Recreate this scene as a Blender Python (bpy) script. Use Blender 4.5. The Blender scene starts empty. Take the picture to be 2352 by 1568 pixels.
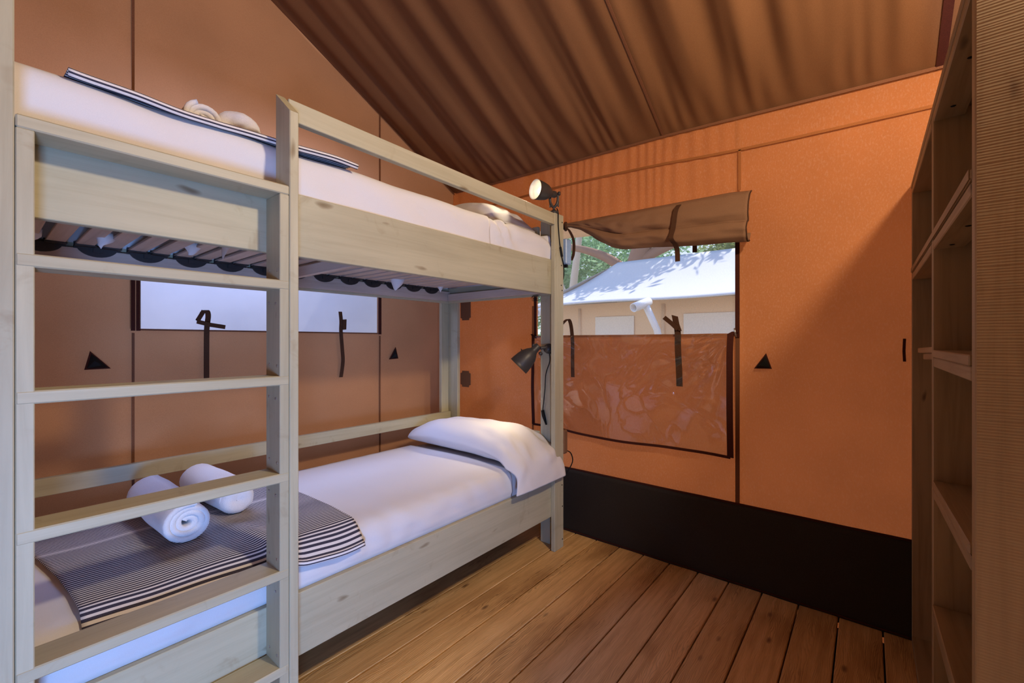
import bpy, bmesh, math, random
from mathutils import Vector, Matrix, noise
random.seed(7)
S = bpy.context.scene
COL = S.collection
PI = math.pi

# ------------------------------------------------------------------ camera
TH = math.atan2(819.0, 1005.0)
cam_d = bpy.data.cameras.new('camera')
cam_d.sensor_width = 36.0
cam_d.lens = 1005.0 / 2352.0 * 36.0
cam_d.clip_start = 0.02
cam_d.clip_end = 200
cam = bpy.data.objects.new('camera', cam_d)
COL.objects.link(cam)
cam.location = (0, 0, 1.25)
cam.rotation_euler = (PI / 2, 0, TH - PI / 2)
S.camera = cam

# ------------------------------------------------------------------ exposure
S.view_settings.view_transform = 'Standard'
S.view_settings.look = 'None'
S.view_settings.exposure = 0.1
S.view_settings.gamma = 1.0
S.view_settings.use_curve_mapping = False

# ------------------------------------------------------------------ world / lights
W = bpy.data.worlds.new('sky')
S.world = W
W.use_nodes = True
wn = W.node_tree.nodes
wl = W.node_tree.links
bg = wn['Background']
tc = wn.new('ShaderNodeTexCoord')
sep = wn.new('ShaderNodeSeparateXYZ')
wl.new(tc.outputs['Generated'], sep.inputs[0])
rmp = wn.new('ShaderNodeValToRGB')
rmp.color_ramp.elements[0].position = 0.0
rmp.color_ramp.elements[0].color = (0.72, 0.80, 0.92, 1)
rmp.color_ramp.elements[1].position = 0.7
rmp.color_ramp.elements[1].color = (0.30, 0.48, 0.95, 1)
wl.new(sep.outputs['Z'], rmp.inputs[0])
wl.new(rmp.outputs[0], bg.inputs[0])
bg.inputs[1].default_value = 1.3


def light(name, kind, loc, energy, color, rot=(0, 0, 0), **kw):
    d = bpy.data.lights.new(name, kind)
    d.energy = energy
    d.color = color
    for k, v in kw.items():
        setattr(d, k, v)
    o = bpy.data.objects.new(name, d)
    o.location = loc
    o.rotation_euler = rot
    COL.objects.link(o)
    return o


def aim(o, target):
    o.rotation_euler = (Vector(target) - o.location).to_track_quat('-Z', 'Y').to_euler()


sun = light('sun', 'SUN', (10, 0, 10), 4.6, (1.0, 0.95, 0.86), angle=0.01)
aim(sun, Vector((10, 0, 10)) + Vector((-0.5, 0.12, -0.86)))
light('ceiling_lamp', 'POINT', (1.05, -0.5, 2.42), 116, (1.0, 0.80, 0.56), shadow_soft_size=0.07)
dl = light('assumed_door_light', 'AREA', (-0.55, -1.05, 0.42), 165, (0.20, 0.43, 1.0), shape='RECTANGLE', size=0.8, size_y=0.7)  # added blue area light for an assumed, unseen doorway behind the camera
aim(dl, (0.55, 1.45, -0.5))
wd = light('added_window_fill', 'AREA', (0.95, 3.15, 2.30), 46, (0.36, 0.50, 1.0), shape='RECTANGLE', size=1.3, size_y=0.5)  # added blue fill outside the gable window, above the sightline, tints the bedding
aim(wd, (0.85, 1.95, 0.55))

# ------------------------------------------------------------------ helpers


def link(name, me, mat=None, parent=None):
    o = bpy.data.objects.new(name, me)
    COL.objects.link(o)
    if mat is not None and me is not None and not me.materials:
        me.materials.append(mat)
    if parent is not None:
        o.parent = parent
    return o


def tag(o, label=None, cat=None, group=None, kind=None):
    for k, v in (('label', label), ('category', cat), ('group', group), ('kind', kind)):
        if v:
            o[k] = v
    return o


def empty(name, loc=(0, 0, 0), label=None, cat=None, group=None, kind=None):
    o = bpy.data.objects.new(name, None)
    o.location = loc
    o.empty_display_size = 0.05
    COL.objects.link(o)
    return tag(o, label, cat, group, kind)


def pydata(name, vs, fs, smooth=False):
    me = bpy.data.meshes.new(name)
    me.from_pydata([tuple(v) for v in vs], [], fs)
    if smooth:
        me.polygons.foreach_set('use_smooth', [True] * len(me.polygons))
    me.update()
    return me


_rootinv = {}


def put(o, parent, loc, rot=(0, 0, 0)):
    """place o at a world position under a parent that is an unrotated empty"""
    p = parent
    off = Vector((0, 0, 0))
    while p is not None:
        off += p.location
        p = p.parent
    o.location = Vector(loc) - off
    o.rotation_euler = rot
    return o


def boxmesh(name, dims, bev=0.002):
    bm = bmesh.new()
    bmesh.ops.create_cube(bm, size=1.0)
    for v in bm.verts:
        v.co = Vector((v.co.x * dims[0], v.co.y * dims[1], v.co.z * dims[2]))
    if bev > 0:
        bmesh.ops.bevel(bm, geom=list(bm.edges), offset=min(bev, min(dims) * 0.3), segments=1, affect='EDGES')
    me = bpy.data.meshes.new(name)
    bm.to_mesh(me)
    bm.free()
    return me


def board(name, a, b, mat, parent=None, bev=0.002, tilt=(0, 0, 0)):
    """axis aligned timber from corner a to corner b, its length along local X"""
    a = Vector(a)
    b = Vector(b)
    d = Vector((abs(b.x - a.x), abs(b.y - a.y), abs(b.z - a.z)))
    c = (a + b) / 2
    ax = max(range(3), key=lambda i: d[i])
    if ax == 0:
        dims, rot = (d.x, d.y, d.z), (0, 0, 0)
    elif ax == 1:
        dims, rot = (d.y, d.x, d.z), (0, 0, PI / 2)
    else:
        dims, rot = (d.z, d.y, d.x), (0, -PI / 2, 0)
    o = link(name, boxmesh(name, dims, bev), mat, parent)
    r = tuple(rot[i] + tilt[i] for i in range(3))
    put(o, parent, c, r) if parent else (setattr(o, 'location', c), setattr(o, 'rotation_euler', r))
    return o


def grid(name, nu, nv, fn, smooth=True, keep=None, uv=False, us=None, vs=None):
    us = us or [i / nu for i in range(nu + 1)]
    vs = vs or [j / nv for j in range(nv + 1)]
    V = [fn(u, v) for u in us for v in vs]
    m = len(vs)
    F = []
    for i in range(len(us) - 1):
        for j in range(m - 1):
            if keep and not keep((us[i] + us[i + 1]) / 2, (vs[j] + vs[j + 1]) / 2):
                continue
            F.append((i * m + j, (i + 1) * m + j, (i + 1) * m + j + 1, i * m + j + 1))
    me = pydata(name, V, F, smooth)
    if uv:
        lay = me.uv_layers.new(name='UVMap')
        co = [(u, v) for u in us for v in vs]
        for l in me.loops:
            lay.data[l.index].uv = co[l.vertex_index]
    return me


def solid(o, t, off=-1.0):
    m = o.modifiers.new('thick', 'SOLIDIFY')
    m.thickness = t
    m.offset = off
    return o


def subsurf(o, n=1):
    m = o.modifiers.new('sub', 'SUBSURF')
    m.levels = n
    m.render_levels = n
    return o


def tubemesh(name, pts, r, n=8, cap=True):
    pts = [Vector(p) for p in pts]
    V, F = [], []
    prev = None
    for i, p in enumerate(pts):
        t = (pts[min(i + 1, len(pts) - 1)] - pts[max(i - 1, 0)]).normalized()
        if prev is None:
            up = Vector((0, 0, 1)) if abs(t.z) < 0.9 else Vector((1, 0, 0))
            a = t.cross(up).normalized()
        else:
            a = (prev - t * prev.dot(t)).normalized()
        prev = a
        b = t.cross(a)
        rr = r[i] if isinstance(r, (list, tuple)) else r
        for k in range(n):
            q = 2 * PI * k / n
            V.append(p + a * math.cos(q) * rr + b * math.sin(q) * rr)
    for i in range(len(pts) - 1):
        for k in range(n):
            F.append((i * n + k, i * n + (k + 1) % n, (i + 1) * n + (k + 1) % n, (i + 1) * n + k))
    if cap:
        F.append(tuple(range(n - 1, -1, -1)))
        F.append(tuple(range((len(pts) - 1) * n, len(pts) * n)))
    return pydata(name, V, F, True)


def smoothpath(P, n=8):
    P = [Vector(p) for p in P]
    out = []
    for i in range(len(P) - 1):
        p0, p1, p2, p3 = P[max(i - 1, 0)], P[i], P[i + 1], P[min(i + 2, len(P) - 1)]
        for k in range(n):
            t = k / n
            out.append(0.5 * ((2 * p1) + (p2 - p0) * t + (2 * p0 - 5 * p1 + 4 * p2 - p3) * t * t + (3 * p1 - p0 - 3 * p2 + p3) * t ** 3))
    out.append(P[-1])
    return out


def lathe(name, prof, n=24, axis=Vector((0, 0, 1)), origin=Vector((0, 0, 0))):
    q = Vector((0, 0, 1)).rotation_difference(Vector(axis).normalized())
    V, F = [], []
    for (r, h) in prof:
        for k in range(n):
            a = 2 * PI * k / n
            V.append(Vector(origin) + q @ Vector((r * math.cos(a), r * math.sin(a), h)))
    for i in range(len(prof) - 1):
        for k in range(n):
            F.append((i * n + k, i * n + (k + 1) % n, (i + 1) * n + (k + 1) % n, (i + 1) * n + k))
    return pydata(name, V, F, True)


def ribbon(name, pts, width_dir, w, t=0.0015):
    """flat tape along pts, width along width_dir"""
    wd = Vector(width_dir).normalized() * w / 2
    V, F = [], []
    pts = [Vector(p) for p in pts]
    for i, p in enumerate(pts):
        tg = (pts[min(i + 1, len(pts) - 1)] - pts[max(i - 1, 0)]).normalized()
        nrm = tg.cross(wd).normalized() * t / 2
        V += [p - wd - nrm, p + wd - nrm, p + wd + nrm, p - wd + nrm]
    for i in range(len(pts) - 1):
        for k in range(4):
            F.append((4 * i + k, 4 * i + (k + 1) % 4, 4 * i + 4 + (k + 1) % 4, 4 * i + 4 + k))
    F.append((3, 2, 1, 0))
    L = 4 * (len(pts) - 1)
    F.append((L, L + 1, L + 2, L + 3))
    return pydata(name, V, F, False)


def nz(x, y, z=0.0):
    return noise.noise(Vector((x, y, z)))


def sm(a, b, x):
    t = max(0.0, min(1.0, (x - a) / (b - a)))
    return t * t * (3 - 2 * t)


# ------------------------------------------------------------------ materials


class MT:
    def __init__(self, name):
        self.m = bpy.data.materials.new(name)
        self.m.use_nodes = True
        self.n = self.m.node_tree.nodes
        self.l = self.m.node_tree.links
        self.b = self.n['Principled BSDF']
        self.out = self.n['Material Output']

    def node(self, t, **kw):
        x = self.n.new('ShaderNode' + t)
        for k, v in kw.items():
            if k in x.inputs:
                x.inputs[k].default_value = v
            else:
                setattr(x, k, v)
        return x

    def link(self, a, b):
        self.l.new(a, b)

    def coord(self, scale, rand=True):
        tc = self.node('TexCoord')
        src = tc.outputs['Object']
        if rand:
            oi = self.node('ObjectInfo')
            mul = self.node('VectorMath', operation='MULTIPLY')
            cmb = self.node('CombineXYZ')
            for i in range(3):
                self.link(oi.outputs['Random'], cmb.inputs[i])
            self.link(cmb.outputs[0], mul.inputs[0])
            mul.inputs[1].default_value = (37.0, 53.0, 71.0)
            add = self.node('VectorMath', operation='ADD')
            self.link(src, add.inputs[0])
            self.link(mul.outputs[0], add.inputs[1])
            src = add.outputs[0]
        self.base = src
        return self.scaled(scale)

    def scaled(self, scale):
        mp = self.node('VectorMath', operation='MULTIPLY')
        self.link(self.base, mp.inputs[0])
        mp.inputs[1].default_value = scale
        return mp.outputs[0]

    def ramp(self, fac, stops):
        r = self.node('ValToRGB')
        e = r.color_ramp.elements
        e[0].position, e[0].color = stops[0][0], (*stops[0][1], 1)
        e[1].position, e[1].color = stops[-1][0], (*stops[-1][1], 1)
        for p, c in stops[1:-1]:
            x = e.new(p)
            x.color = (*c, 1)
        self.link(fac, r.inputs[0])
        return r.outputs[0]

    def mix(self, fac, a, b, blend='MIX'):
        m = self.node('MixRGB', blend_type=blend)
        for s, v in ((m.inputs[0], fac), (m.inputs[1], a), (m.inputs[2], b)):
            if isinstance(v, (int, float)):
                s.default_value = v
            elif isinstance(v, tuple):
                s.default_value = (*v, 1)
            else:
                self.link(v, s)
        return m.outputs[0]

    def bump(self, h, strength, dist=0.01):
        b = self.node('Bump', Strength=strength, Distance=dist)
        self.link(h, b.inputs['Height'])
        return b.outputs[0]


def wood(name, light_c, dark_c, knot_c, rough=0.55, grain=(1.3, 26, 26), bump=0.15, knots=True, tone=0.18, saw=False, kn=0.055, smear=False):
    M = MT(name)
    v = M.coord(grain)
    n1 = M.node('TexNoise', Scale=1.6, Detail=5.0, Roughness=0.62, Distortion=0.6)
    M.link(v, n1.inputs['Vector'])
    col = M.ramp(n1.outputs['Fac'], [(0.3, dark_c), (0.52, light_c), (0.75, tuple(min(1, c * 1.08) for c in light_c))])
    n2 = M.node('TexNoise', Scale=1.0, Detail=3.0)
    M.link(M.scaled((2.2, 6, 6)), n2.inputs['Vector'])
    blot = M.ramp(n2.outputs['Fac'], [(0.32, tuple(c * (1 - tone) for c in (1, 1, 1))), (0.62, (1, 1, 1))])
    col = M.mix(1.0, col, blot, 'MULTIPLY')
    if knots:
        vo = M.node('TexVoronoi', Scale=1.0)
        wv = M.node('TexNoise', Scale=3.0)
        M.link(M.scaled((3, 9, 9)), wv.inputs['Vector'])
        ad = M.node('VectorMath', operation='MULTIPLY_ADD')
        M.link(wv.outputs['Color'], ad.inputs[0])
        ad.inputs[1].default_value = (0.25, 0.25, 0.25)
        M.link(M.scaled((3.4, 10, 10)), ad.inputs[2])
        M.link(ad.outputs[0], vo.inputs['Vector'])
        kf = M.ramp(vo.outputs['Distance'], [(0.0, (1, 1, 1)), (kn, (0.7, 0.7, 0.7)), (kn * 2.1, (0, 0, 0))])
        col = M.mix(kf, col, knot_c)
        if smear:
            ns = M.node('TexNoise', Scale=1.0, Detail=4.0, Roughness=0.65, Distortion=0.8)
            M.link(M.scaled((9, 5, 5)), ns.inputs['Vector'])
            sf = M.ramp(ns.outputs['Fac'], [(0.60, (0, 0, 0)), (0.72, (0.38, 0.38, 0.38))])
            col = M.mix(sf, col, tuple(c * 1.5 for c in knot_c))
    oi = M.node('ObjectInfo')
    tv = M.ramp(oi.outputs['Random'], [(0.0, (0.9, 0.9, 0.9)), (1.0, (1.05, 1.05, 1.05))])
    col = M.mix(1.0, col, tv, 'MULTIPLY')
    M.link(col, M.b.inputs['Base Color'])
    M.b.inputs['Roughness'].default_value = rough
    h = n1.outputs['Fac']
    if saw:
        w = M.node('TexWave', Scale=1.0, Distortion=3.5, Detail=3.0)
        w.inputs['Detail Scale'].default_value = 2.0
        M.link(M.scaled((62, 3, 3)), w.inputs['Vector'])
        h = M.mix(0.75, h, w.outputs['Fac'])
        bump = 0.07
        col2 = M.mix(M.ramp(w.outputs['Fac'], [(0.0, (0.22, 0.22, 0.22)), (0.6, (0, 0, 0))]), col, dark_c)
        M.link(col2, M.b.inputs['Base Color'])
    M.link(M.bump(h, bump, 0.004), M.b.inputs['Normal'])
    return M.m


M_paint = wood('greygreen_stained_pine', (0.455, 0.42, 0.285), (0.41, 0.37, 0.245), (0.17, 0.12, 0.06), tone=0.10, kn=0.06, bump=0.08, smear=True)
M_slat = wood('beech_slat', (0.60, 0.50, 0.42), (0.5, 0.40, 0.32), (0.3, 0.2, 0.1), knots=False)
M_shelf = wood('shelf_pine', (0.36, 0.25, 0.135), (0.27, 0.18, 0.09), (0.10, 0.06, 0.03), tone=0.2, kn=0.045)
M_rough = wood('rough_sawn_pine', (0.37, 0.255, 0.135), (0.30, 0.20, 0.10), (0.14, 0.08, 0.04), saw=True, tone=0.15, kn=0.045)


def floor_mat():
    M = MT('deck_board')
    v = M.coord((1.0, 1.0, 1.0))
    # growth rings: distorted bands across the width
    wv = M.node('TexNoise', Scale=1.0, Detail=4.0, Roughness=0.55)
    M.link(M.scaled((1.6, 9, 9)), wv.inputs['Vector'])
    ad = M.node('VectorMath', operation='MULTIPLY_ADD')
    M.link(wv.outputs['Color'], ad.inputs[0])
    ad.inputs[1].default_value = (0.0, 0.10, 0.0)
    M.link(M.scaled((0.02, 1, 0.3)), ad.inputs[2])
    w = M.node('TexWave', bands_direction='Y', Scale=52.0, Distortion=1.2, Detail=2.0)
    M.link(ad.outputs[0], w.inputs['Vector'])
    n1 = M.node('TexNoise', Scale=1.0, Detail=5.0, Roughness=0.65)
    M.link(M.scaled((3, 45, 45)), n1.inputs['Vector'])
    base = M.ramp(n1.outputs['Fac'], [(0.28, (0.55, 0.32, 0.125)), (0.55, (0.77, 0.495, 0.215)), (0.8, (0.84, 0.575, 0.28))])
    rings = M.ramp(w.outputs['Fac'], [(0.0, (0.5, 0.44, 0.38)), (0.45, (1, 1, 1))])
    nb = M.node('TexNoise', Scale=1.0, Detail=3.0)
    M.link(M.scaled((2.0, 5, 5)), nb.inputs['Vector'])
    rm = M.ramp(nb.outputs['Fac'], [(0.38, (0.15, 0.15, 0.15)), (0.62, (0.85, 0.85, 0.85))])
    col = M.mix(rm, base, M.mix(1.0, base, rings, 'MULTIPLY'))
    blot = M.ramp(nb.outputs['Fac'], [(0.3, (1.05, 1.05, 1.05)), (0.55, (0.98, 0.97, 0.95)), (0.72, (0.66, 0.6, 0.54))])
    col = M.mix(1.0, col, blot, 'MULTIPLY')
    vo = M.node('TexVoronoi', Scale=1.0)
    M.link(M.scaled((3.6, 9, 9)), vo.inputs['Vector'])
    kf = M.ramp(vo.outputs['Distance'], [(0.0, (0.9, 0.9, 0.9)), (0.045, (0.7, 0.7, 0.7)), (0.11, (0, 0, 0))])
    col = M.mix(kf, col, (0.13, 0.055, 0.02))
    oi = M.node('ObjectInfo')
    tv = M.ramp(oi.outputs['Random'], [(0.0, (0.82, 0.80, 0.78)), (1.0, (1.08, 1.06, 1.04))])
    col = M.mix(1.0, col, tv, 'MULTIPLY')
    M.link(col, M.b.inputs['Base Color'])
    M.b.inputs['Roughness'].default_value = 0.5
    h = M.mix(0.5, w.outputs['Fac'], n1.outputs['Fac'])
    M.link(M.bump(h, 0.25, 0.003), M.b.inputs['Normal'])
    return M.m


M_floor = floor_mat()


def fabric(name, c1, c2, trans=None, tfac=0.4, weave=900.0, fleck=None, bump=0.15, rough=0.9, sheen=0.0, big=0.12):
    M = MT(name)
    v = M.coord((1, 1, 1), rand=False)
    n1 = M.node('TexNoise', Scale=weave * 0.35, Detail=2.0, Roughness=0.7)
    M.link(v, n1.inputs['Vector'])
    n2 = M.node('TexNoise', Scale=2.2, Detail=3.0)
    M.link(v, n2.inputs['Vector'])
    col = M.ramp(n1.outputs['Fac'], [(0.3, c2), (0.65, c1)])
    bl = M.ramp(n2.outputs['Fac'], [(0.3, (1 - big,) * 3), (0.7, (1 + big * 0.4,) * 3)])
    col = M.mix(1.0, col, bl, 'MULTIPLY')
    if fleck:
        n3 = M.node('TexNoise', Scale=150.0, Detail=2.0, Roughness=0.6)
        M.link(M.scaled((1, 1, 0.55)), n3.inputs['Vector'])
        ff = M.ramp(n3.outputs['Fac'], [(0.5, (0, 0, 0)), (0.78, (0.55, 0.55, 0.55))])
        col = M.mix(ff, col, fleck)
    M.link(col, M.b.inputs['Base Color'])
    M.b.inputs['Roughness'].default_value = rough
    M.b.inputs['Specular IOR Level'].default_value = 0.15
    if sheen:
        M.b.inputs['Sheen Weight'].default_value = sheen
    bn = M.bump(n1.outputs['Fac'], bump, 0.002)
    M.link(bn, M.b.inputs['Normal'])
    if trans:
        t = M.node('BsdfTranslucent')
        tcol = M.mix(1.0, bl, trans, 'MULTIPLY')
        M.link(tcol, t.inputs['Color'])
        mx = M.node('MixShader')
        mx.inputs[0].default_value = tfac
        M.link(M.b.outputs[0], mx.inputs[1])
        M.link(t.outputs[0], mx.inputs[2])
        M.link(mx.outputs[0], M.out.inputs['Surface'])
    return M.m


M_wall = fabric('orange_canvas', (0.61, 0.25, 0.10), (0.53, 0.195, 0.072), (0.66, 0.20, 0.06), 0.5, fleck=(0.70, 0.42, 0.28))
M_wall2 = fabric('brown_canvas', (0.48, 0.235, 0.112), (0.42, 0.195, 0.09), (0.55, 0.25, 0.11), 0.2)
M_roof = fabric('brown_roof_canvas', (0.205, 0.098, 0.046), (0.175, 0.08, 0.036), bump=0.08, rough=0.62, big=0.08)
M_flap = fabric('tan_flap_canvas', (0.34, 0.19, 0.112), (0.29, 0.155, 0.09), (0.30, 0.165, 0.10), 0.3, bump=0.05)
M_skirt = fabric('black_skirt', (0.036, 0.029, 0.023), (0.024, 0.019, 0.015), bump=0.2, rough=0.6)
M_seam = fabric('seam_tape', (0.34, 0.125, 0.042), (0.27, 0.095, 0.03), bump=0.1)
M_seamb = fabric('brown_seam_tape', (0.20, 0.085, 0.045), (0.15, 0.06, 0.03), bump=0.1)
M_zip = fabric('zip_tape', (0.07, 0.018, 0.012), (0.045, 0.012, 0.008), bump=0.3)
M_strap = fabric('brown_webbing', (0.085, 0.040, 0.022), (0.06, 0.026, 0.014), bump=0.3)
M_tab = fabric('brown_tab', (0.22, 0.11, 0.055), (0.17, 0.08, 0.04), bump=0.1)
M_sheet = fabric('white_sheet', (0.73, 0.715, 0.725), (0.69, 0.68, 0.69), weave=1500, bump=0.06, big=0.03, sheen=0.1)
M_towel = fabric('white_terry', (0.82, 0.81, 0.82), (0.72, 0.71, 0.73), weave=1100, bump=0.6, big=0.03, sheen=0.3)


def plain(name, c, rough=0.5, metal=0.0, spec=0.5):
    M = MT(name)
    v = M.coord((1, 1, 1))
    n = M.node('TexNoise', Scale=60.0, Detail=2.0)
    M.link(v, n.inputs['Vector'])
    M.link(M.ramp(n.outputs['Fac'], [(0.3, tuple(x * 0.92 for x in c)), (0.7, tuple(min(1, x * 1.05) for x in c))]), M.b.inputs['Base Color'])
    M.b.inputs['Roughness'].default_value = rough
    M.b.inputs['Metallic'].default_value = metal
    M.b.inputs['Specular IOR Level'].default_value = spec
    return M.m


M_lamp = plain('charcoal_lamp_metal', (0.045, 0.040, 0.037), 0.45)
M_lampin = plain('white_lamp_lining', (0.85, 0.82, 0.75), 0.5)
M_black = plain('black_plastic', (0.008, 0.0075, 0.007), 0.6, 0.0, 0.2)
M_rubber = plain('black_slat_holder', (0.022, 0.018, 0.017), 0.55)
M_steel = plain('screw_steel', (0.5, 0.5, 0.5), 0.35, 0.9)
M_adapter = plain('pale_blue_plastic', (0.24, 0.36, 0.56), 0.4)
M_tent = plain('white_tent_pvc', (0.66, 0.65, 0.65), 0.7)
M_tentw = plain('tan_tent_wall', (0.80, 0.55, 0.34), 0.85)
M_tentp = plain('pale_tent_window', (0.80, 0.71, 0.60), 0.7)
M_pipe = plain('white_pipe', (0.82, 0.82, 0.84), 0.35)
M_bark = plain('red_brown_bark', (0.33, 0.19, 0.13), 0.9)
M_barkp = plain('pale_bark', (0.62, 0.54, 0.46), 0.9)
M_earth = plain('dry_ground', (0.45, 0.38, 0.28), 0.95)
M_under = plain('dark_soil', (0.02, 0.016, 0.012), 0.95)


def emis(name, c, s):
    M = MT(name)
    M.b.inputs['Base Color'].default_value = (*c, 1)
    M.b.inputs['Emission Color'].default_value = (*c, 1)
    M.b.inputs['Emission Strength'].default_value = s
    return M.m


M_bulb = emis('lit_bulb', (1.0, 0.86, 0.62), 2.2)
M_bulboff = plain('unlit_bulb', (0.8, 0.78, 0.72), 0.3)


def leafmat(name, c1, c2):
    M = MT(name)
    v = M.coord((1, 1, 1), rand=False)
    n = M.node('TexNoise', Scale=1.7, Detail=4.0)
    M.link(v, n.inputs['Vector'])
    col = M.ramp(n.outputs['Fac'], [(0.35, c1), (0.65, c2)])
    d = M.node('BsdfDiffuse')
    t = M.node('BsdfTranslucent')
    M.link(col, d.inputs['Color'])
    M.link(col, t.inputs['Color'])
    mx = M.node('MixShader')
    mx.inputs[0].default_value = 0.45
    M.link(d.outputs[0], mx.inputs[1])
    M.link(t.outputs[0], mx.inputs[2])
    M.link(mx.outputs[0], M.out.inputs['Surface'])
    return M.m


M_leaf = leafmat('olive_leaves', (0.26, 0.33, 0.13), (0.46, 0.53, 0.28))
M_leaf2 = leafmat('fresh_green_leaves', (0.25, 0.42, 0.22), (0.42, 0.62, 0.38))


def clear(name, tcol, tfac, dcol, rough, gloss, crease=0.0):
    """clear sheet: mostly see-through, a little milky and shiny"""
    M = MT(name)
    v = M.coord((1, 1, 1), rand=False)
    tr = M.node('BsdfTransparent')
    tr.inputs[0].default_value = (*tcol, 1)
    df = M.node('BsdfDiffuse')
    df.inputs[0].default_value = (*dcol, 1)
    tl = M.node('BsdfTranslucent')
    tl.inputs[0].default_value = (*dcol, 1)
    m0 = M.node('MixShader')
    m0.inputs[0].default_value = 0.5
    M.link(df.outputs[0], m0.inputs[1])
    M.link(tl.outputs[0], m0.inputs[2])
    m1 = M.node('MixShader')
    m1.inputs[0].default_value = tfac
    M.link(m0.outputs[0], m1.inputs[1])
    M.link(tr.outputs[0], m1.inputs[2])
    gl = M.node('BsdfGlossy')
    gl.inputs['Roughness'].default_value = rough
    m2 = M.node('MixShader')
    fr = M.node('Fresnel', IOR=1.5)
    mm = M.node('Math', operation='MULTIPLY')
    M.link(fr.outputs[0], mm.inputs[0])
    mm.inputs[1].default_value = gloss
    M.link(mm.outputs[0], m2.inputs[0])
    M.link(m1.outputs[0], m2.inputs[1])
    M.link(gl.outputs[0], m2.inputs[2])
    if crease:
        n = M.node('TexNoise', Scale=2.6, Detail=2.0, Roughness=0.45, Distortion=1.8)
        M.link(v, n.inputs['Vector'])
        rd = M.ramp(n.outputs['Fac'], [(0.40, (0, 0, 0)), (0.455, (0.25, 0.25, 0.25)), (0.475, (1, 1, 1)), (0.50, (0.25, 0.25, 0.25)), (0.58, (0, 0, 0))])
        b = M.bump(rd, crease, 0.03)
        M.link(b, gl.inputs['Normal'])
        M.link(b, fr.inputs['Normal'])
    M.link(m2.outputs[0], M.out.inputs['Surface'])
    return M.m


M_vinyl = clear('clear_vinyl', (0.97, 0.96, 0.95), 0.94, (0.85, 0.8, 0.8), 0.10, 2.6, 0.28)
M_mesh = clear('fine_insect_mesh', (1, 1, 1), 0.86, (0.9, 0.9, 0.92), 0.5, 0.0)
M_mesh2 = clear('milky_window_film', (0.97, 0.97, 1.0), 0.80, (0.86, 0.86, 0.95), 0.4, 0.0)


def stripes():
    M = MT('striped_cotton')
    uv = M.node('UVMap')
    sp = M.node('SeparateXYZ')
    M.link(uv.outputs[0], sp.inputs[0])
    v = sp.outputs['Y']
    mu = M.node('Math', operation='MULTIPLY')
    M.link(v, mu.inputs[0])
    mu.inputs[1].default_value = 58.0
    fr = M.node('Math', operation='FRACT')
    M.link(mu.outputs[0], fr.inputs[0])
    th = M.ramp(v, [(0.0, (0.42,) * 3), (0.06, (0.40,) * 3), (0.10, (0.55,) * 3), (0.3, (0.55,) * 3), (0.48, (0.66,) * 3), (0.55, (0.55,) * 3), (0.70, (0.62,) * 3), (0.73, (0.30,) * 3), (0.76, (0.62,) * 3), (1.0, (0.66,) * 3)])
    lt = M.node('Math', operation='LESS_THAN')
    M.link(fr.outputs[0], lt.inputs[0])
    M.link(th, lt.inputs[1])
    # twill jitter
    n = M.node('TexNoise', Scale=500.0)
    M.link(uv.outputs[0], n.inputs['Vector'])
    dark = M.ramp(n.outputs['Fac'], [(0.3, (0.030, 0.028, 0.045)), (0.7, (0.075, 0.07, 0.10))])
    col = M.mix(lt.outputs[0], (0.74, 0.71, 0.70), dark)
    M.link(col, M.b.inputs['Base Color'])
    M.b.inputs['Roughness'].default_value = 0.9
    M.b.inputs['Specular IOR Level'].default_value = 0.1
    M.link(M.bump(n.outputs['Fac'], 0.2, 0.002), M.b.inputs['Normal'])
    return M.m


M_stripe = stripes()

# ------------------------------------------------------------------ setting
XW = 2.494      # window wall
YG = 2.65       # gable wall behind the bunk
XF, YN = -1.3, -2.1


def eave(y):
    P = [(-2.2, 2.33), (-0.228, 2.368), (0.909, 2.423), (2.186, 2.447), (2.65, 2.47), (3.5, 2.5)]
    for (a, za), (b, zb) in zip(P, P[1:]):
        if y <= b:
            return za + (zb - za) * (y - a) / (b - a)
    return P[-1][1]


def roofz(x, y):
    return eave(y) + 0.527 * (XW - x) - 0.012 * max(0.0, 1.25 - x)


floor = empty('floor', (0, 0, 0), kind='structure')
y0 = 1.482 - 0.153 * 23
for k in range(31):
    y = y0 + 0.153 * k
    w = 0.003
    o = board('plank', (XF, y + w, -0.03), (XW + 0.03, y + 0.153 - w, 0.0), M_floor, floor, 0.0025)
    o.location.z -= random.random() * 0.0012
sub = board('subfloor', (XF, YN, -0.09), (XW, YG, -0.06), M_under, floor, 0)

# gable wall (left in the photo) with its window
LW = (0.486, 1.768, 1.310, 1.80)


def lin(a, b, n):
    return [a + (b - a) * i / n for i in range(n + 1)]


def wall_left_fn(x, s):
    z = s * roofz(x, YG)
    d = 0.006 * nz(x * 2.5, z * 0.8, 3.1) + 0.003 * nz(x * 9, z * 1.5, 1.7) * sm(1.2, 0.9, z)
    return (x, YG + d, z)


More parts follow.
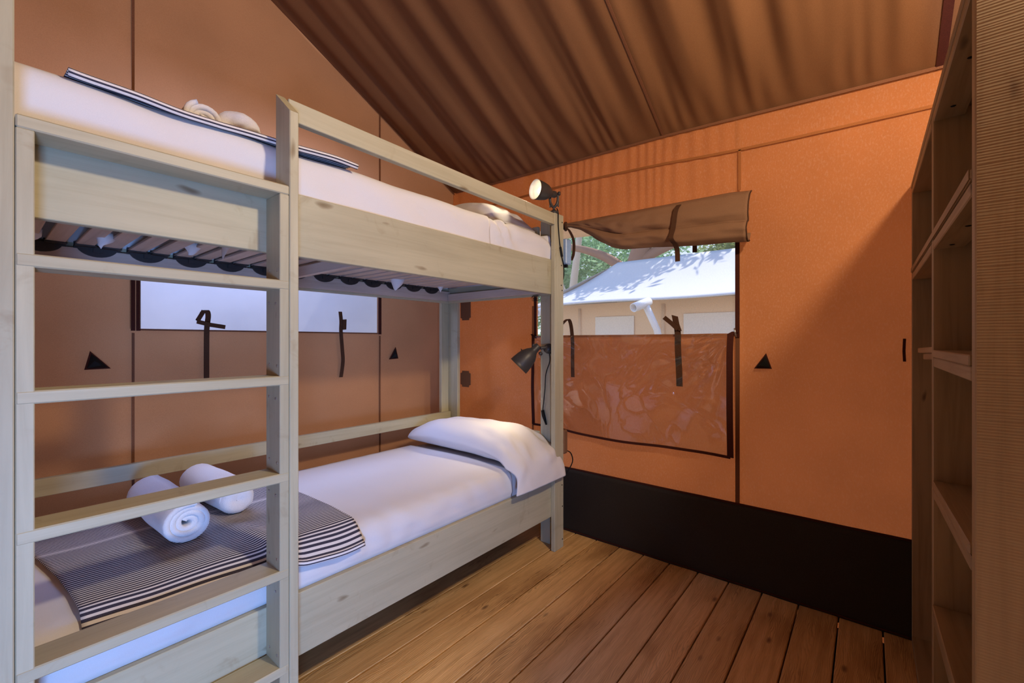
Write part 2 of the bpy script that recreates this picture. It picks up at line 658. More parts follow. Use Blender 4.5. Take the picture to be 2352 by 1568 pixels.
def wall_left_mesh():
    xs = sorted(set(lin(XF, LW[0], 30) + lin(LW[0], LW[1], 36) + lin(LW[1], XW, 20)))
    V, F = [], []
    zs0 = [-0.09, 0.2, 0.4, 0.6, 0.8, 0.9, 1.0, 1.1, 1.2, LW[2], 1.4, 1.5, 1.6, 1.7, LW[3], 2.0, 2.2, 2.4]
    nr = len(zs0)
    top = 6
    for x in xs:
        for z in zs0:
            d = 0.005 * nz(x * 2.5, z * 0.8, 3.1) + 0.004 * nz(x * 8, z * 1.2, 1.7) * sm(1.3, 1.0, z)
            V.append((x, YG + d, z))
        zr = roofz(x, YG)
        for i in range(1, top + 1):
            z = 2.4 + (zr - 2.4) * i / top
            V.append((x, YG + 0.006 * nz(x * 2.2, z * 0.9, 3.1), z))
    m = nr + top
    for i in range(len(xs) - 1):
        for j in range(m - 1):
            if j < nr - 1:
                xm, zm = (xs[i] + xs[i + 1]) / 2, (zs0[j] + zs0[j + 1]) / 2
                if LW[0] < xm < LW[1] and LW[2] < zm < LW[3]:
                    continue
            F.append((i * m + j, (i + 1) * m + j, (i + 1) * m + j + 1, i * m + j + 1))
    return pydata('wall_left', V, F, True)


wall_left = tag(link('wall_left', wall_left_mesh(), M_wall2), kind='structure')


def strip(name, pts, wdir, w, mat, parent, t=0.003):
    return link(name, ribbon(name, pts, wdir, w, t), mat, parent)


for x in (0.463, 1.785):
    strip('seam', [(x, YG - 0.006, 0.0), (x, YG - 0.006, LW[2] - 0.02)], (1, 0, 0), 0.010, M_seamb, wall_left)
    strip('seam', [(x, YG - 0.006, LW[3]), (x, YG - 0.006, roofz(x, YG) - 0.01)], (1, 0, 0), 0.010, M_seamb, wall_left)
strip('skirt_band', [(XF, YG - 0.008, 0.09), (XW, YG - 0.008, 0.09)], (0, 0, 1), 0.18, M_skirt, wall_left)['label'] = 'black skirt band along the foot of the wall'


def cable_port(parent, a, apex, b, nrm, zdir=1):
    """black triangular patch with a folded rain hood, sewn on the canvas"""
    a, apex, b, n = Vector(a), Vector(apex), Vector(b), Vector(nrm).normalized()
    o = link('cable_port', pydata('cable_port', [p + n * h for h in (0.0, 0.004) for p in (a, b, apex)],
             [(0, 1, 2), (5, 4, 3), (0, 3, 4, 1), (1, 4, 5, 2), (2, 5, 3, 0)]), M_zip, parent)
    o['label'] = 'black triangular cable port'
    c = (a + b + apex) / 3
    ins = [c + (p - c) * 0.78 + n * 0.005 for p in (a, b, apex)]
    fold = c + (b - c) * 0.35 + n * 0.022
    h = link('hood', pydata('hood', ins + [fold, c + (apex - c) * 0.2 + n * 0.018], [(0, 1, 3), (0, 3, 4), (0, 4, 2), (4, 3, 1, 2)]), M_black, o)
    return o


cable_port(wall_left, (0.299, YG - 0.012, 1.127), (0.317, YG - 0.012, 1.208), (0.385, YG - 0.012, 1.129), (0, -1, 0))
cable_port(wall_left, (1.855, YG - 0.012, 1.123), (1.910, YG - 0.012, 1.209), (1.933, YG - 0.012, 1.127), (0, -1, 0))

window_1 = empty('window_1', (1.1, YG, 1.5), kind='structure')


def under(o, parent):
    """world-coordinate mesh hung under an empty that is not at the origin"""
    o.parent = parent
    p, off = parent, Vector((0, 0, 0))
    while p is not None:
        off += p.location
        p = p.parent
    o.location = -off
    return o


pane = under(link('pane', grid('pane', 20, 8, lambda u, v: (LW[0] - 0.01 + (LW[1] - LW[0] + 0.02) * u, YG + 0.006 + 0.003 * nz(u * 7, v * 3, 5), LW[2] - 0.01 + 0.51 * v)), M_mesh2), window_1)
for i, x in enumerate((0.462, 0.481)):
    under(link('zip', ribbon('zip', [(x, YG - 0.010, LW[2] - 0.01), (x, YG - 0.010, LW[3])], (1, 0, 0), 0.015, 0.006), M_zip), window_1)
zt = []
for x in (0.4525, 0.487):
    V, F = [], []
    k = 0
    for i in range(70):
        z = LW[2] + i * 0.007
        b = len(V)
        for dz in (0, 0.004):
            for dx, dy in ((-0.002, 0), (0.002, 0), (0.002, -0.004), (-0.002, -0.004)):
                V.append((x + dx, YG - 0.010 + dy, z + dz))
        F += [(b, b + 1, b + 5, b + 4), (b + 1, b + 2, b + 6, b + 5), (b + 2, b + 3, b + 7, b + 6), (b + 3, b, b + 4, b + 7), (b + 4, b + 5, b + 6, b + 7)]
    under(tag(link('zip_teeth', pydata('zip_teeth', V, F), M_tab), kind='stuff'), window_1)
under(link('zip', ribbon('zip', [(1.782, YG - 0.010, LW[2] - 0.01), (1.782, YG - 0.010, LW[3])], (1, 0, 0), 0.022, 0.006), M_zip), window_1)
under(link('hem', ribbon('hem', [(LW[0], YG - 0.006, LW[2] - 0.004), (LW[1], YG - 0.006, LW[2] - 0.004)], (0, 0, 1), 0.008, 0.004), M_seamb), window_1)


def strap(parent, pts, wdir, w, label):
    o = under(link('tie_strap', ribbon('tie_strap', pts, wdir, w, 0.0025), M_strap), parent)
    o['label'] = label
    return o


Y1 = YG - 0.014
s1 = strap(window_1, smoothpath([(0.751, Y1, 1.062), (0.751, Y1, 1.2), (0.751, Y1 - 0.004, 1.313), (0.752, Y1 - 0.022, 1.38), (0.742, Y1 - 0.032, 1.408), (0.722, Y1 - 0.040, 1.396)], 5), (1, 0, 0.05), 0.024, 'brown tie strap folded into a loop')
strap(window_1, [(0.728, Y1 - 0.038, 1.404), (0.703, Y1 - 0.030, 1.352)], (0.75, 0, -0.55), 0.020, 'slanting side of the strap loop')
strap(window_1, [(0.700, Y1 - 0.034, 1.350), (0.76, Y1 - 0.03, 1.335), (0.826, Y1 - 0.03, 1.325)], (0.15, 0, 1), 0.021, 'loose end of the strap')
strap(window_1, smoothpath([(1.490, Y1, 1.02), (1.500, Y1 - 0.006, 1.12), (1.492, Y1 - 0.012, 1.20), (1.484, Y1 - 0.010, 1.313), (1.482, Y1 - 0.016, 1.38), (1.478, Y1 - 0.012, 1.441)], 5), (1, 0, 0), 0.024, 'brown tie strap hanging down, slightly curved')
strap(window_1, [(1.502, Y1 - 0.020, 1.326), (1.503, Y1 - 0.022, 1.392)], (1, 0, 0.1), 0.026, 'short folded end of the strap')

# window wall (orange, with skirt)
RW = (0.534, 1.80, 1.291, 2.02)     # y0 y1 z0 z1


def wall_back_mesh():
    ys = sorted(set(lin(-0.62, RW[0], 24) + lin(RW[0], RW[1], 130) + lin(RW[1], YG, 24)))
    zs0 = [-0.09, 0.2, 0.41, 0.6, 0.8, 1.0, 1.2, RW[2], 1.4, 1.55, 1.7, 1.85, RW[3], 2.1, 2.2]
    nr, top = len(zs0), 4
    V, F = [], []

    def disp(y, z):
        g = 0.004 * math.sin(y * 95 + 9 * nz(y * 4, z * 0.7, 2)) * sm(1.95, 2.15, z) * sm(0.35, 0.9, y)
        g += 0.005 * math.sin(y * 34 + 4 * nz(y * 2, z * 0.6, 9)) * sm(1.7, 2.1, y) * sm(0.3, 0.7, z)
        return g + 0.006 * nz(y * 2.2, z * 1.1, 6.0)
    for y in ys:
        for z in zs0:
            V.append((XW + disp(y, z), y, z))
        zr = eave(y) + 0.004
        for i in range(1, top + 1):
            z = 2.2 + (zr - 2.2) * i / top
            V.append((XW + disp(y, z), y, z))
    m = nr + top
    for i in range(len(ys) - 1):
        for j in range(m - 1):
            if j < nr - 1:
                ym, zm = (ys[i] + ys[i + 1]) / 2, (zs0[j] + zs0[j + 1]) / 2
                if RW[0] < ym < RW[1] and RW[2] < zm < RW[3]:
                    continue
            F.append((i * m + j, i * m + j + 1, (i + 1) * m + j + 1, (i + 1) * m + j))
    return pydata('wall_back', V, F, True)


wall_back = tag(link('wall_back', wall_back_mesh(), M_wall), kind='structure')
XS = XW - 0.010
ysm = lin(-0.55, 2.6, 24)
strip('seam', [(XS, y, eave(y) - 0.158 - 0.022 * nz(y * 0.9, 0.3)) for y in ysm], (0, 0, 1), 0.013, M_seam, wall_back)['label'] = 'horizontal sewn seam under the roof'
strip('seam', [(XS, 0.524, 0.41), (XS, 0.524, RW[2])], (0, 1, 0), 0.020, M_seamb, wall_back)
strip('seam', [(XS, 0.514, RW[3] + 0.01), (XS, 0.514, 2.235)], (0, 1, 0), 0.012, M_seam, wall_back)
strip('seam', [(XS, 1.835, 0.41), (XS, 1.835, 1.5)], (0, 1, 0), 0.012, M_seam, wall_back)
strip('eave_tape', [(XS - 0.003, y, eave(y) - 0.003) for y in ysm], (0, 0, 1), 0.014, M_seamb, wall_back)


def skirt_fn(u, v):
    y = -0.55 + 3.17 * u
    z = -0.025 + 0.439 * v
    d = 0.012 + 0.006 * (1 - v) + 0.005 * nz(y * 5, z * 3, 4) + 0.004 * nz(y * 17 + z * 9, z * 4, 8) * sm(0.2, 0.9, v)
    return (XW - d, y, z)


sk = solid(link('skirt', grid('skirt', 120, 14, skirt_fn), M_skirt, wall_back), 0.003)
sk['label'] = 'black skirt band along the foot of the orange wall'
strip('skirt_hem', [(XW - 0.016 - 0.004 * nz(y * 5, 1.2, 4), y, 0.415) for y in lin(-0.55, 2.6, 40)], (0, 0, 1), 0.010, M_zip, wall_back)
strip('skirt_hem', [(XW - 0.027, y, 0.012) for y in lin(-0.55, 2.6, 20)], (0, 0, 1), 0.006, M_zip, wall_back)
cable_port(wall_back, (XS - 0.004, 0.369, 1.115), (XS - 0.004, 0.394, 1.192), (XS - 0.004, 0.447, 1.114), (-1, 0, 0))
for z0, z1 in ((1.42, 1.62), (0.887, 1.015)):
    t = link('fastening_tab', boxmesh('fastening_tab', (0.006, 0.11, z1 - z0), 0.0), M_tab, wall_back)
    bm = bmesh.new()
    bm.from_mesh(t.data)
    bmesh.ops.bevel(bm, geom=[e for e in bm.edges if abs((e.verts[0].co - e.verts[1].co).x) > 0.004], offset=0.018, segments=3, affect='EDGES')
    bm.to_mesh(t.data)
    bm.free()
    t.location = (XS - 0.004, 2.50, (z0 + z1) / 2)
    t['label'] = 'brown rounded fastening tab near the corner'
strip('slit', [(XS, -0.118, 1.165), (XS - 0.002, -0.116, 1.21), (XS, -0.118, 1.262)], (0, 1, 0), 0.010, M_zip, wall_back)

window_2 = empty('window_2', (XW, 1.17, 1.65), kind='structure')
under(link('pane', grid('pane', 16, 10, lambda u, v: (XW + 0.012 + 0.004 * nz(u * 4, v * 3, 2), RW[0] - 0.01 + (RW[1] - RW[0] + 0.02) * u, RW[2] - 0.01 + (RW[3] - RW[2] + 0.02) * v)), M_mesh), window_2)
under(link('zip', ribbon('zip', [(XS - 0.003, 0.524, RW[2] - 0.02), (XS - 0.003, 0.524, RW[3])], (0, 1, 0), 0.020, 0.006), M_zip), window_2)
under(link('zip', ribbon('zip', [(XS - 0.003, 1.812, RW[2] - 0.02), (XS - 0.003, 1.812, RW[3])], (0, 1, 0), 0.020, 0.006), M_zip), window_2)
under(link('hem', ribbon('hem', [(XS - 0.002, y, 1.284 + 0.003 * nz(y * 4, 1)) for y in lin(RW[0], RW[1], 20)], (0, 0, 1), 0.014, 0.004), M_seam), window_2)
zp = under(link('zip_pull', tubemesh('zip_pull', [(XS - 0.012, 0.536, 1.318), (XS - 0.016, 0.532, 1.30), (XS - 0.014, 0.529, 1.272)], 0.005, 6), M_steel), window_2)
XT = XS - 0.006
strap(window_2, smoothpath([(XT, 1.505, 1.016), (XT, 1.507, 1.12), (XT, 1.507, 1.24), (XT - 0.006, 1.512, 1.34), (XT - 0.018, 1.522, 1.392), (XT - 0.03, 1.54, 1.388), (XT - 0.04, 1.575, 1.352)], 5), (0, 1, -0.02), 0.026, 'brown tie strap bent over at the top')
strap(window_2, smoothpath([(XT - 0.03, 0.806, 1.003), (XT - 0.028, 0.810, 1.1), (XT - 0.022, 0.818, 1.22), (XT - 0.01, 0.822, 1.29), (XT - 0.012, 0.826, 1.33)], 5), (0, 1, 0.02), 0.034, 'dark tie strap hanging over the clear window cover')
strap(window_2, [(XT - 0.018, 0.815, 1.312), (XT - 0.02, 0.828, 1.352), (XT - 0.022, 0.835, 1.393)], (0, 1, 0.3), 0.036, 'folded end of the dark tie strap')
strap(window_2, [(XT - 0.024, 0.818, 1.318), (XT - 0.026, 0.85, 1.350), (XT - 0.026, 0.893, 1.386)], (0, 0.72, -0.7), 0.024, 'slanted loose end of the dark tie strap')

# clear vinyl cover hanging down inside, zipped round its edge


def vin(u, v):
    y = 0.552 + (1.815 - 0.552) * u
    zt_ = 1.288
    zb = 0.652 + 0.005 * math.sin(u * 9) + 0.02 * sm(0.6, 1.0, u)
    z = zt_ + (zb - zt_) * v
    sag = 0.024 * math.sin(PI * min(1, v * 1.02)) * (0.6 + 0.4 * math.sin(PI * u))
    d1 = math.hypot((u) * 1.26, v * 0.63)
    a1 = math.atan2(v * 0.63, u * 1.26 + 1e-4)
    d2 = math.hypot((1 - u) * 1.26, v * 0.63)
    a2 = math.atan2(v * 0.63, (1 - u) * 1.26 + 1e-4)
    f = 0.011 * math.sin(a1 * 17 + 2 * nz(u * 3, v * 3, 1)) * math.exp(-d1 * 2.0) * sm(0, 0.1, d1)
    f += 0.012 * math.sin(a2 * 19 + 2 * nz(u * 3, v * 3, 4)) * math.exp(-d2 * 2.0) * sm(0, 0.1, d2)
    f += 0.004 * nz(u * 4, v * 4, 7)
    return (XW - 0.030 - sag - f, y, z)


cover = tag(link('window_cover', grid('window_cover', 140, 76, vin), M_vinyl), 'clear vinyl window cover hanging unzipped below the window of the orange wall', 'window cover')
M = []
for nm, pts, w in (('zip', [vin(0, v) for v in lin(0, 1, 14)], 0.030), ('zip', [vin(u, 1) for u in lin(0, 1, 30)], 0.014), ('zip', [vin(1, v) for v in lin(0, 1, 14)], 0.022)):
    horizontal = abs(pts[0][2] - pts[-1][2]) < 0.2
    pts = [(p[0] - 0.003, p[1], p[2]) for p in pts]
    if not horizontal:
        pts = [(pts[0][0] + 0.012, pts[0][1] - (0.02 if pts[0][1] < 1 else -0.02), pts[0][2] + 0.012)] + pts
    z = link(nm, ribbon(nm, pts, (0, 0, 1) if horizontal else (0, 1, 0), w, 0.005), M_zip, cover)
    z['label'] = 'dark red zip tape along the cover edge'

# rolled-up canvas blind above the window


def flap_fn(u, v):
    y = 1.545 - (1.545 - 0.462) * u
    g = sm(0.0, 0.42, u)
    zt_ = 2.030 - 0.010 * u - 0.008 * sm(0.9, 1.0, u)
    drop = 0.03 + (0.205 * g + 0.035 * sm(0.35, 0.9, u))
    P = [(0.0, 0.0), (0.040, 0.10), (0.075, 0.30), (0.088, 0.48), (0.074, 0.62), (0.098, 0.66), (0.118, 0.78), (0.112, 0.92), (0.086, 1.0), (0.05, 0.97), (0.02, 0.88), (0.0, 0.78)]
    t = v * (len(P) - 1)
    i = min(int(t), len(P) - 2)
    f = t - i
    f = f * f * (3 - 2 * f) * 0.5 + f * 0.5
    px = P[i][0] * (1 - f) + P[i + 1][0] * f
    pz = P[i][1] * (1 - f) + P[i + 1][1] * f
    wsc = 0.35 + 0.65 * g
    wr = (0.016 * nz(y * 7 + pz * 3, pz * 5, 3) + 0.010 * nz(y * 16, pz * 9, 11)) * (1.2 - 0.75 * sm(0.3, 0.7, u)) * sm(0, 0.15, pz)
    return (XS - 0.004 - px * wsc - wr, y, zt_ - pz * drop - 0.35 * wr)


flap = tag(solid(link('window_blind', grid('window_blind', 70, 44, flap_fn), M_flap), 0.003), 'brown canvas window blind rolled up and tied above the window', 'window blind')
e0 = [Vector(flap_fn(1.0, v)) for v in lin(0, 1, 30)]
V = [p + Vector((0, -0.001, 0)) for p in e0] + [Vector((XS - 0.001, 0.466, sum(p.z for p in e0) / len(e0)))]
b = link('edge_binding', tubemesh('edge_binding', [p + Vector((0, -0.002, 0)) for p in e0[:26]], 0.004, 6), M_strap, flap)
b['label'] = 'dark binding round the open end'
fs = smoothpath([flap_fn(0.685, 0.0), Vector(flap_fn(0.68, 0.15)) + Vector((-0.022, 0, 0)), Vector(flap_fn(0.675, 0.38)) + Vector((-0.028, 0, 0)), Vector(flap_fn(0.675, 0.6)) + Vector((-0.03, 0, 0)), Vector(flap_fn(0.685, 0.7)) + Vector((-0.014, 0, 0)), Vector(flap_fn(0.685, 0.78)) + Vector((-0.012, 0, -0.03)), Vector(flap_fn(0.685, 0.78)) + Vector((-0.006, 0, -0.085))], 5)
z = link('tie_strap', ribbon('tie_strap', fs, (0, 1, 0), 0.026, 0.003), M_strap, flap)
z['label'] = 'brown strap holding the roll'
z = link('tie_strap', ribbon('tie_strap', [Vector(flap_fn(0.745, 0.95)) + Vector((0.02, 0, 0.0)), Vector(flap_fn(0.745, 0.95)) + Vector((0.02, 0, -0.065))], (0, 1, 0), 0.024, 0.003), M_strap, flap)
z = link('tie_strap', ribbon('tie_strap', smoothpath([(XS - 0.02, 1.545, 2.03), (XS - 0.05, 1.535, 2.0), (XS - 0.055, 1.50, 1.965), (XS - 0.045, 1.475, 1.90), (XS - 0.04, 1.478, 1.82), (XS - 0.045, 1.492, 1.775)], 5), (0, 1, 0.2), 0.020, 0.003), M_strap, flap)
z['label'] = 'tied strap end at the pinched corner'
z = link('knot', tubemesh('knot', smoothpath([(XS - 0.01, 1.555, 2.035), (XS - 0.04, 1.545, 2.02), (XS - 0.05, 1.53, 1.995), (XS - 0.02, 1.55, 1.985), (XS - 0.045, 1.56, 2.01)], 5), 0.009, 6), M_strap, flap)

# roof: three sewn canvas panels with gathers along the eave
ceiling = empty('ceiling', (0, 0, 0), kind='structure')


def roof_fn(y0_, y1_):
    def fn(u, v):
        y = y0_ + (y1_ - y0_) * u
        x = (XW + 0.01) - (XW + 0.01 - XF) * (v ** 1.25)
        s = XW - x
        edge = sm(0.0, 0.05, u) * sm(1.0, 0.95, u)
        fan = y + 0.10 * s * (y - 1.2) * 0.25
        A = 0.020 * (0.35 + 0.65 * sm(2.8, 0.5, s)) * sm(0.0, 0.35, s)
        h = A * (math.sin(fan * 26 + 3.2 * nz(fan * 1.6, s * 0.25, 1)) * (0.55 + 0.9 * nz(fan * 2.1, 0.4, 2)) + 0.5 * nz(fan * 14, s * 0.5, 5))
        h += 0.0055 * math.sin(fan * 70 + 7 * nz(fan * 4, s * 0.4, 3)) * math.exp(-s * 3.2) * sm(0, 0.06, s)
        sag = -0.02 * math.sin(PI * min(1.0, s / 3.6))
        return (x, y, roofz(x, y) + h * edge + sag)
    return fn


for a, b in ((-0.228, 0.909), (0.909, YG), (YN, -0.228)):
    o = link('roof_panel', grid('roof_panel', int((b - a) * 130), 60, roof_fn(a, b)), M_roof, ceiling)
for y in (0.909, -0.228):
    strip('seam', [(x, y, roof_fn(y - 1, y)(1.0, ((XW + 0.01 - x) / (XW + 0.01 - XF)) ** 0.8) [2] - 0.004) for x in lin(XW, 0.0, 30)], (0, 1, 0), 0.012 if y > 0 else 0.03, M_seamb if y > 0 else M_zip, ceiling)
strip('seam', [(x, YG - 0.008, roofz(x, YG) - 0.012) for x in lin(XW, XF, 20)], (0, 0.3, 1), 0.014, M_seamb, ceiling)

fly = link('fly_roof', grid('fly_roof', 30, 10, lambda u, v: (2.42 + 1.5 * v, -2.4 + 6.0 * u, 2.62 - 0.30 * v - 0.03 * math.sin(PI * v) + 0.01 * math.sin(u * 40) * v)), M_tentw)
tag(solid(fly, 0.006), kind='structure')
fly['label'] = 'tan fly sheet overhanging the window wall outside'

# rest of the tent room, behind and beside the camera


def slab(name, V, mat):
    return tag(link(name, pydata(name, V, [tuple(range(len(V)))]), mat), kind='structure')


wall_right = slab('wall_right', [(XF, YN, -0.09), (-1.25, YN, -0.09), (-1.25, YN, 1.95), (0.1, YN, 1.95), (0.1, YN, -0.09), (XW, YN, -0.09), (XW, YN, roofz(XW, YN)), (XF, YN, roofz(XF, YN))], M_wall2)
XD = -1.29
wall_front = slab('wall_front', [(XD, YG, -0.09), (XD, YN, -0.09), (XD, YN, roofz(XD, YN)), (XD, YG, roofz(XD, YG))], M_wall2)
# unseen canvas partition added to shape the assumed door light, its gap aimed at the bunk
div = link('light_divider', pydata('light_divider', [(-0.10, -0.47, -0.02), (1.10, -0.47, -0.02), (1.10, -0.47, 1.9), (-0.10, -0.47, 1.9), (-1.28, -0.47, -0.02), (-0.42, -0.47, -0.02), (-0.42, -0.47, 1.9), (-1.28, -0.47, 1.9)], [(0, 1, 2, 3), (4, 5, 6, 7)]), M_wall2, wall_right)
div['label'] = 'unseen canvas sheet added to shape the assumed door light'
wall_back_b = link('wall_end_strip', pydata('wall_end_strip', [(XW, YN, 0), (XW, -0.62, 0), (XW, -0.62, eave(-0.62)), (XW, YN, eave(YN))], [(0, 1, 2, 3)]), M_wall, wall_back)

# ------------------------------------------------------------------ bunk bed
bunk = empty('bunk_bed', (0.0, 1.443, 0.0), 'grey-green stained wooden bunk bed with a built-on ladder along the brown canvas wall', 'bunk bed')
P = lambda n, a, b, m=M_paint, **k: board(n, a, b, m, bunk, **k)
YR = 1.471      # front plane of the side rails
# corner posts, each of two planks
for x0, x1 in ((2.173, 2.268), (-0.075, 0.020)):
    P('post_plank', (x0, 1.443, 0), (x1, 1.4705, 2.016 if x0 > 1 else 1.74))
    P('post_plank', (x0, 2.4405, 0), (x1, 2.468, 2.016 if x0 > 1 else 1.74))
for x0, x1 in ((2.240, 2.2675), (-0.0745, -0.047)):
    P('post_plank', (x0, 1.4995, 0), (x1, 1.595, 2.0))
    P('post_plank', (x0, 2.343, 0), (x1, 2.4395, 2.0))
P('side_rail', (-0.046, YR, 1.532), (2.239, 1.499, 1.740))
P('side_rail', (-0.046, YR, 0.202), (2.239, 1.499, 0.412))
P('back_rail', (-0.046, 2.412, 1.532), (2.239, 2.440, 1.740))
P('back_rail', (-0.046, 2.412, 0.202), (2.239, 2.440, 0.412))
P('back_rail', (-0.046, 2.412, 0.665), (2.239, 2.440, 0.732))
P('back_rail', (-0.046, 2.412, 1.90), (2.239, 2.440, 1.965))
P('end_board', (2.212, 1.4995, 1.532), (2.239, 2.4115, 1.740))
P('end_board', (2.212, 1.4995, 0.202), (2.239, 2.4115, 0.412))
P('end_board', (2.212, 1.597, 0.60), (2.239, 2.3415, 0.69))
P('end_board', (2.212, 1.597, 1.90), (2.239, 2.3415, 1.965))
P('end_board', (-0.045, 1.4995, 1.532), (-0.018, 2.4115, 1.740))
P('end_board', (-0.045, 1.4995, 0.202), (-0.018, 2.4115, 0.412))
g = P('guard_rail', (0.6355, 1.443, 1.953), (2.1725, 1.4705, 2.021))
g.rotation_euler = (0, math.asin(0.020 / 1.537), 0)
# ladder: two bevel-topped uprights, two stiles, six flat rungs


def bevel_post(x0, x1, ztop_f, ztop_b):
    y0_, y1_ = 1.371, 1.4705
    c = Vector(((x0 + x1) / 2, (y0_ + y1_) / 2, 1.0))
    d = 0.0025
    sec = [(x0, y0_ + d), (x0 + d, y0_), (x1 - d, y0_), (x1, y0_ + d), (x1, y1_ - d), (x1 - d, y1_), (x0 + d, y1_), (x0, y1_ - d)]
    V = []
    for lvl in (0, 1):
        for (x, y) in sec:
            z = 0.0 if lvl == 0 else ztop_f + (ztop_b - ztop_f) * (y - y0_) / (y1_ - y0_)
            # local frame: X up, Y = y, Z = -x
            V.append((z - c.z, y - c.y, -(x - c.x)))
    F = [tuple(range(7, -1, -1)), tuple(range(8, 16))] + [(k, (k + 1) % 8, 8 + (k + 1) % 8, 8 + k) for k in range(8)]
    o = link('ladder_upright', pydata('ladder_upright', V, F), M_paint, bunk)
    put(o, bunk, c, (0, -PI / 2, 0))


bevel_post(0.6075, 0.635, 1.957, 2.042)
bevel_post(0.0245, 0.0515, 1.957, 2.042)
P('ladder_stile', (0.0525, 1.3725, 0), (0.080, 1.4705, 1.697))
P('ladder_stile', (0.579, 1.3725, 0), (0.6065, 1.4705, 1.697))
RZ = [1.725, 1.4355, 1.1455, 0.8515, 0.5585, 0.267]
for zt_ in RZ:
    P('rung', (0.0525, 1.371, zt_ - 0.028), (0.6065, 1.4665, zt_), bev=0.003)
scr = lathe('screw', [(0.0001, 0.0022), (0.0035, 0.0016), (0.0045, 0.0)], 8, Vector((-1, 0, 0)))
scr.materials.append(M_steel)
for zt_ in RZ[1:]:
    for y, dz in ((1.392, 0.030), (1.445, 0.034), (1.401, -0.070), (1.448, -0.066)):
        put(link('screw', scr, None, bunk), bunk, (0.5788, y, zt_ + dz))
scr2 = lathe('screw', [(0.0001, 0.0022), (0.0035, 0.0016), (0.0045, 0.0)], 8, Vector((0, -1, 0)))
scr2.materials.append(M_black)
for x, z in ((2.252, 1.972), (2.245, 1.71), (2.243, 1.59), (2.252, 1.56), (2.255, 0.05), (2.255, 0.25), (2.250, 0.38)):
    put(link('screw', scr2, None, bunk), bunk, (x, 1.4428, z))

# sprung slat base of the upper bed
def slat_base(zb, full):
    o = empty('slat_frame', (0, 0, 0))
    o.parent = bunk
    put(o, bunk, (0.06, 1.5, zb))
    board('frame_side', (-0.01, 1.500, zb), (2.21, 1.524, zb + 0.07), M_slat, o)
    board('frame_side', (-0.01, 2.386, zb), (2.21, 2.410, zb + 0.07), M_slat, o)
    board('frame_end', (2.183, 1.525, zb), (2.21, 2.385, zb + 0.05), M_slat, o)
    board('frame_end', (-0.01, 1.525, zb), (0.017, 2.385, zb + 0.05), M_slat, o)
    if not full:
        return o
    board('cross_beam', (0.945, 1.525, zb + 0.004), (0.970, 2.385, zb + 0.05), M_slat, o)
    hm = pydata('slat_holder', *holder())
    hm.materials.append(M_rubber)
    for k in range(14):
        x = 0.152 + 0.1585 * k * 0.985
        if x > 2.17:
            break
        h = link('slat_holder', hm, None, o)
        put(h, o, (x, 2.386, zb + 0.068))
        for dx in (-0.038, 0.038):
            board('slat', (x + dx - 0.026, 1.512, zb + 0.079), (x + dx + 0.026, 2.392, zb + 0.089), M_slat, o, bev=0.0015)
    return o


def holder():
    """black rubber double holder: half disc against the frame, two sockets on top"""
    V, F = [], []

    def box(x0, x1, y0_, y1_, z0, z1):
        b = len(V)
        for z in (z0, z1):
            V.extend([(x0, y0_, z), (x1, y0_, z), (x1, y1_, z), (x0, y1_, z)])
        F.extend([(b, b + 3, b + 2, b + 1), (b + 4, b + 5, b + 6, b + 7)] + [(b + i, b + (i + 1) % 4, b + 4 + (i + 1) % 4, b + 4 + i) for i in range(4)])
    n = 14
    b = len(V)
    for y in (0.0, -0.012):
        for i in range(n + 1):
            a = PI + PI * i / n
            V.append((0.060 * math.cos(a), y, 0.040 * math.sin(a) + 0.012))
    F.append(tuple(b + n + 1 + i for i in range(n + 1)))
    for i in range(n):
        F.append((b + i, b + i + 1, b + n + 2 + i, b + n + 1 + i))
    F.append((b, b + n + 1, b + 2 * n + 1, b + n))
    for dx in (-0.038, 0.038):
        box(dx - 0.030, dx + 0.030, -0.045, 0.0, 0.006, 0.0105)
        box(dx - 0.030, dx + 0.030, -0.006, 0.0, 0.0, 0.024)
    box(-0.014, 0.014, -0.018, -0.012, -0.012, 0.008)
    return V, F


slat_base(1.545, True)
slat_base(0.300, False)

# ------------------------------------------------------------------ bedding


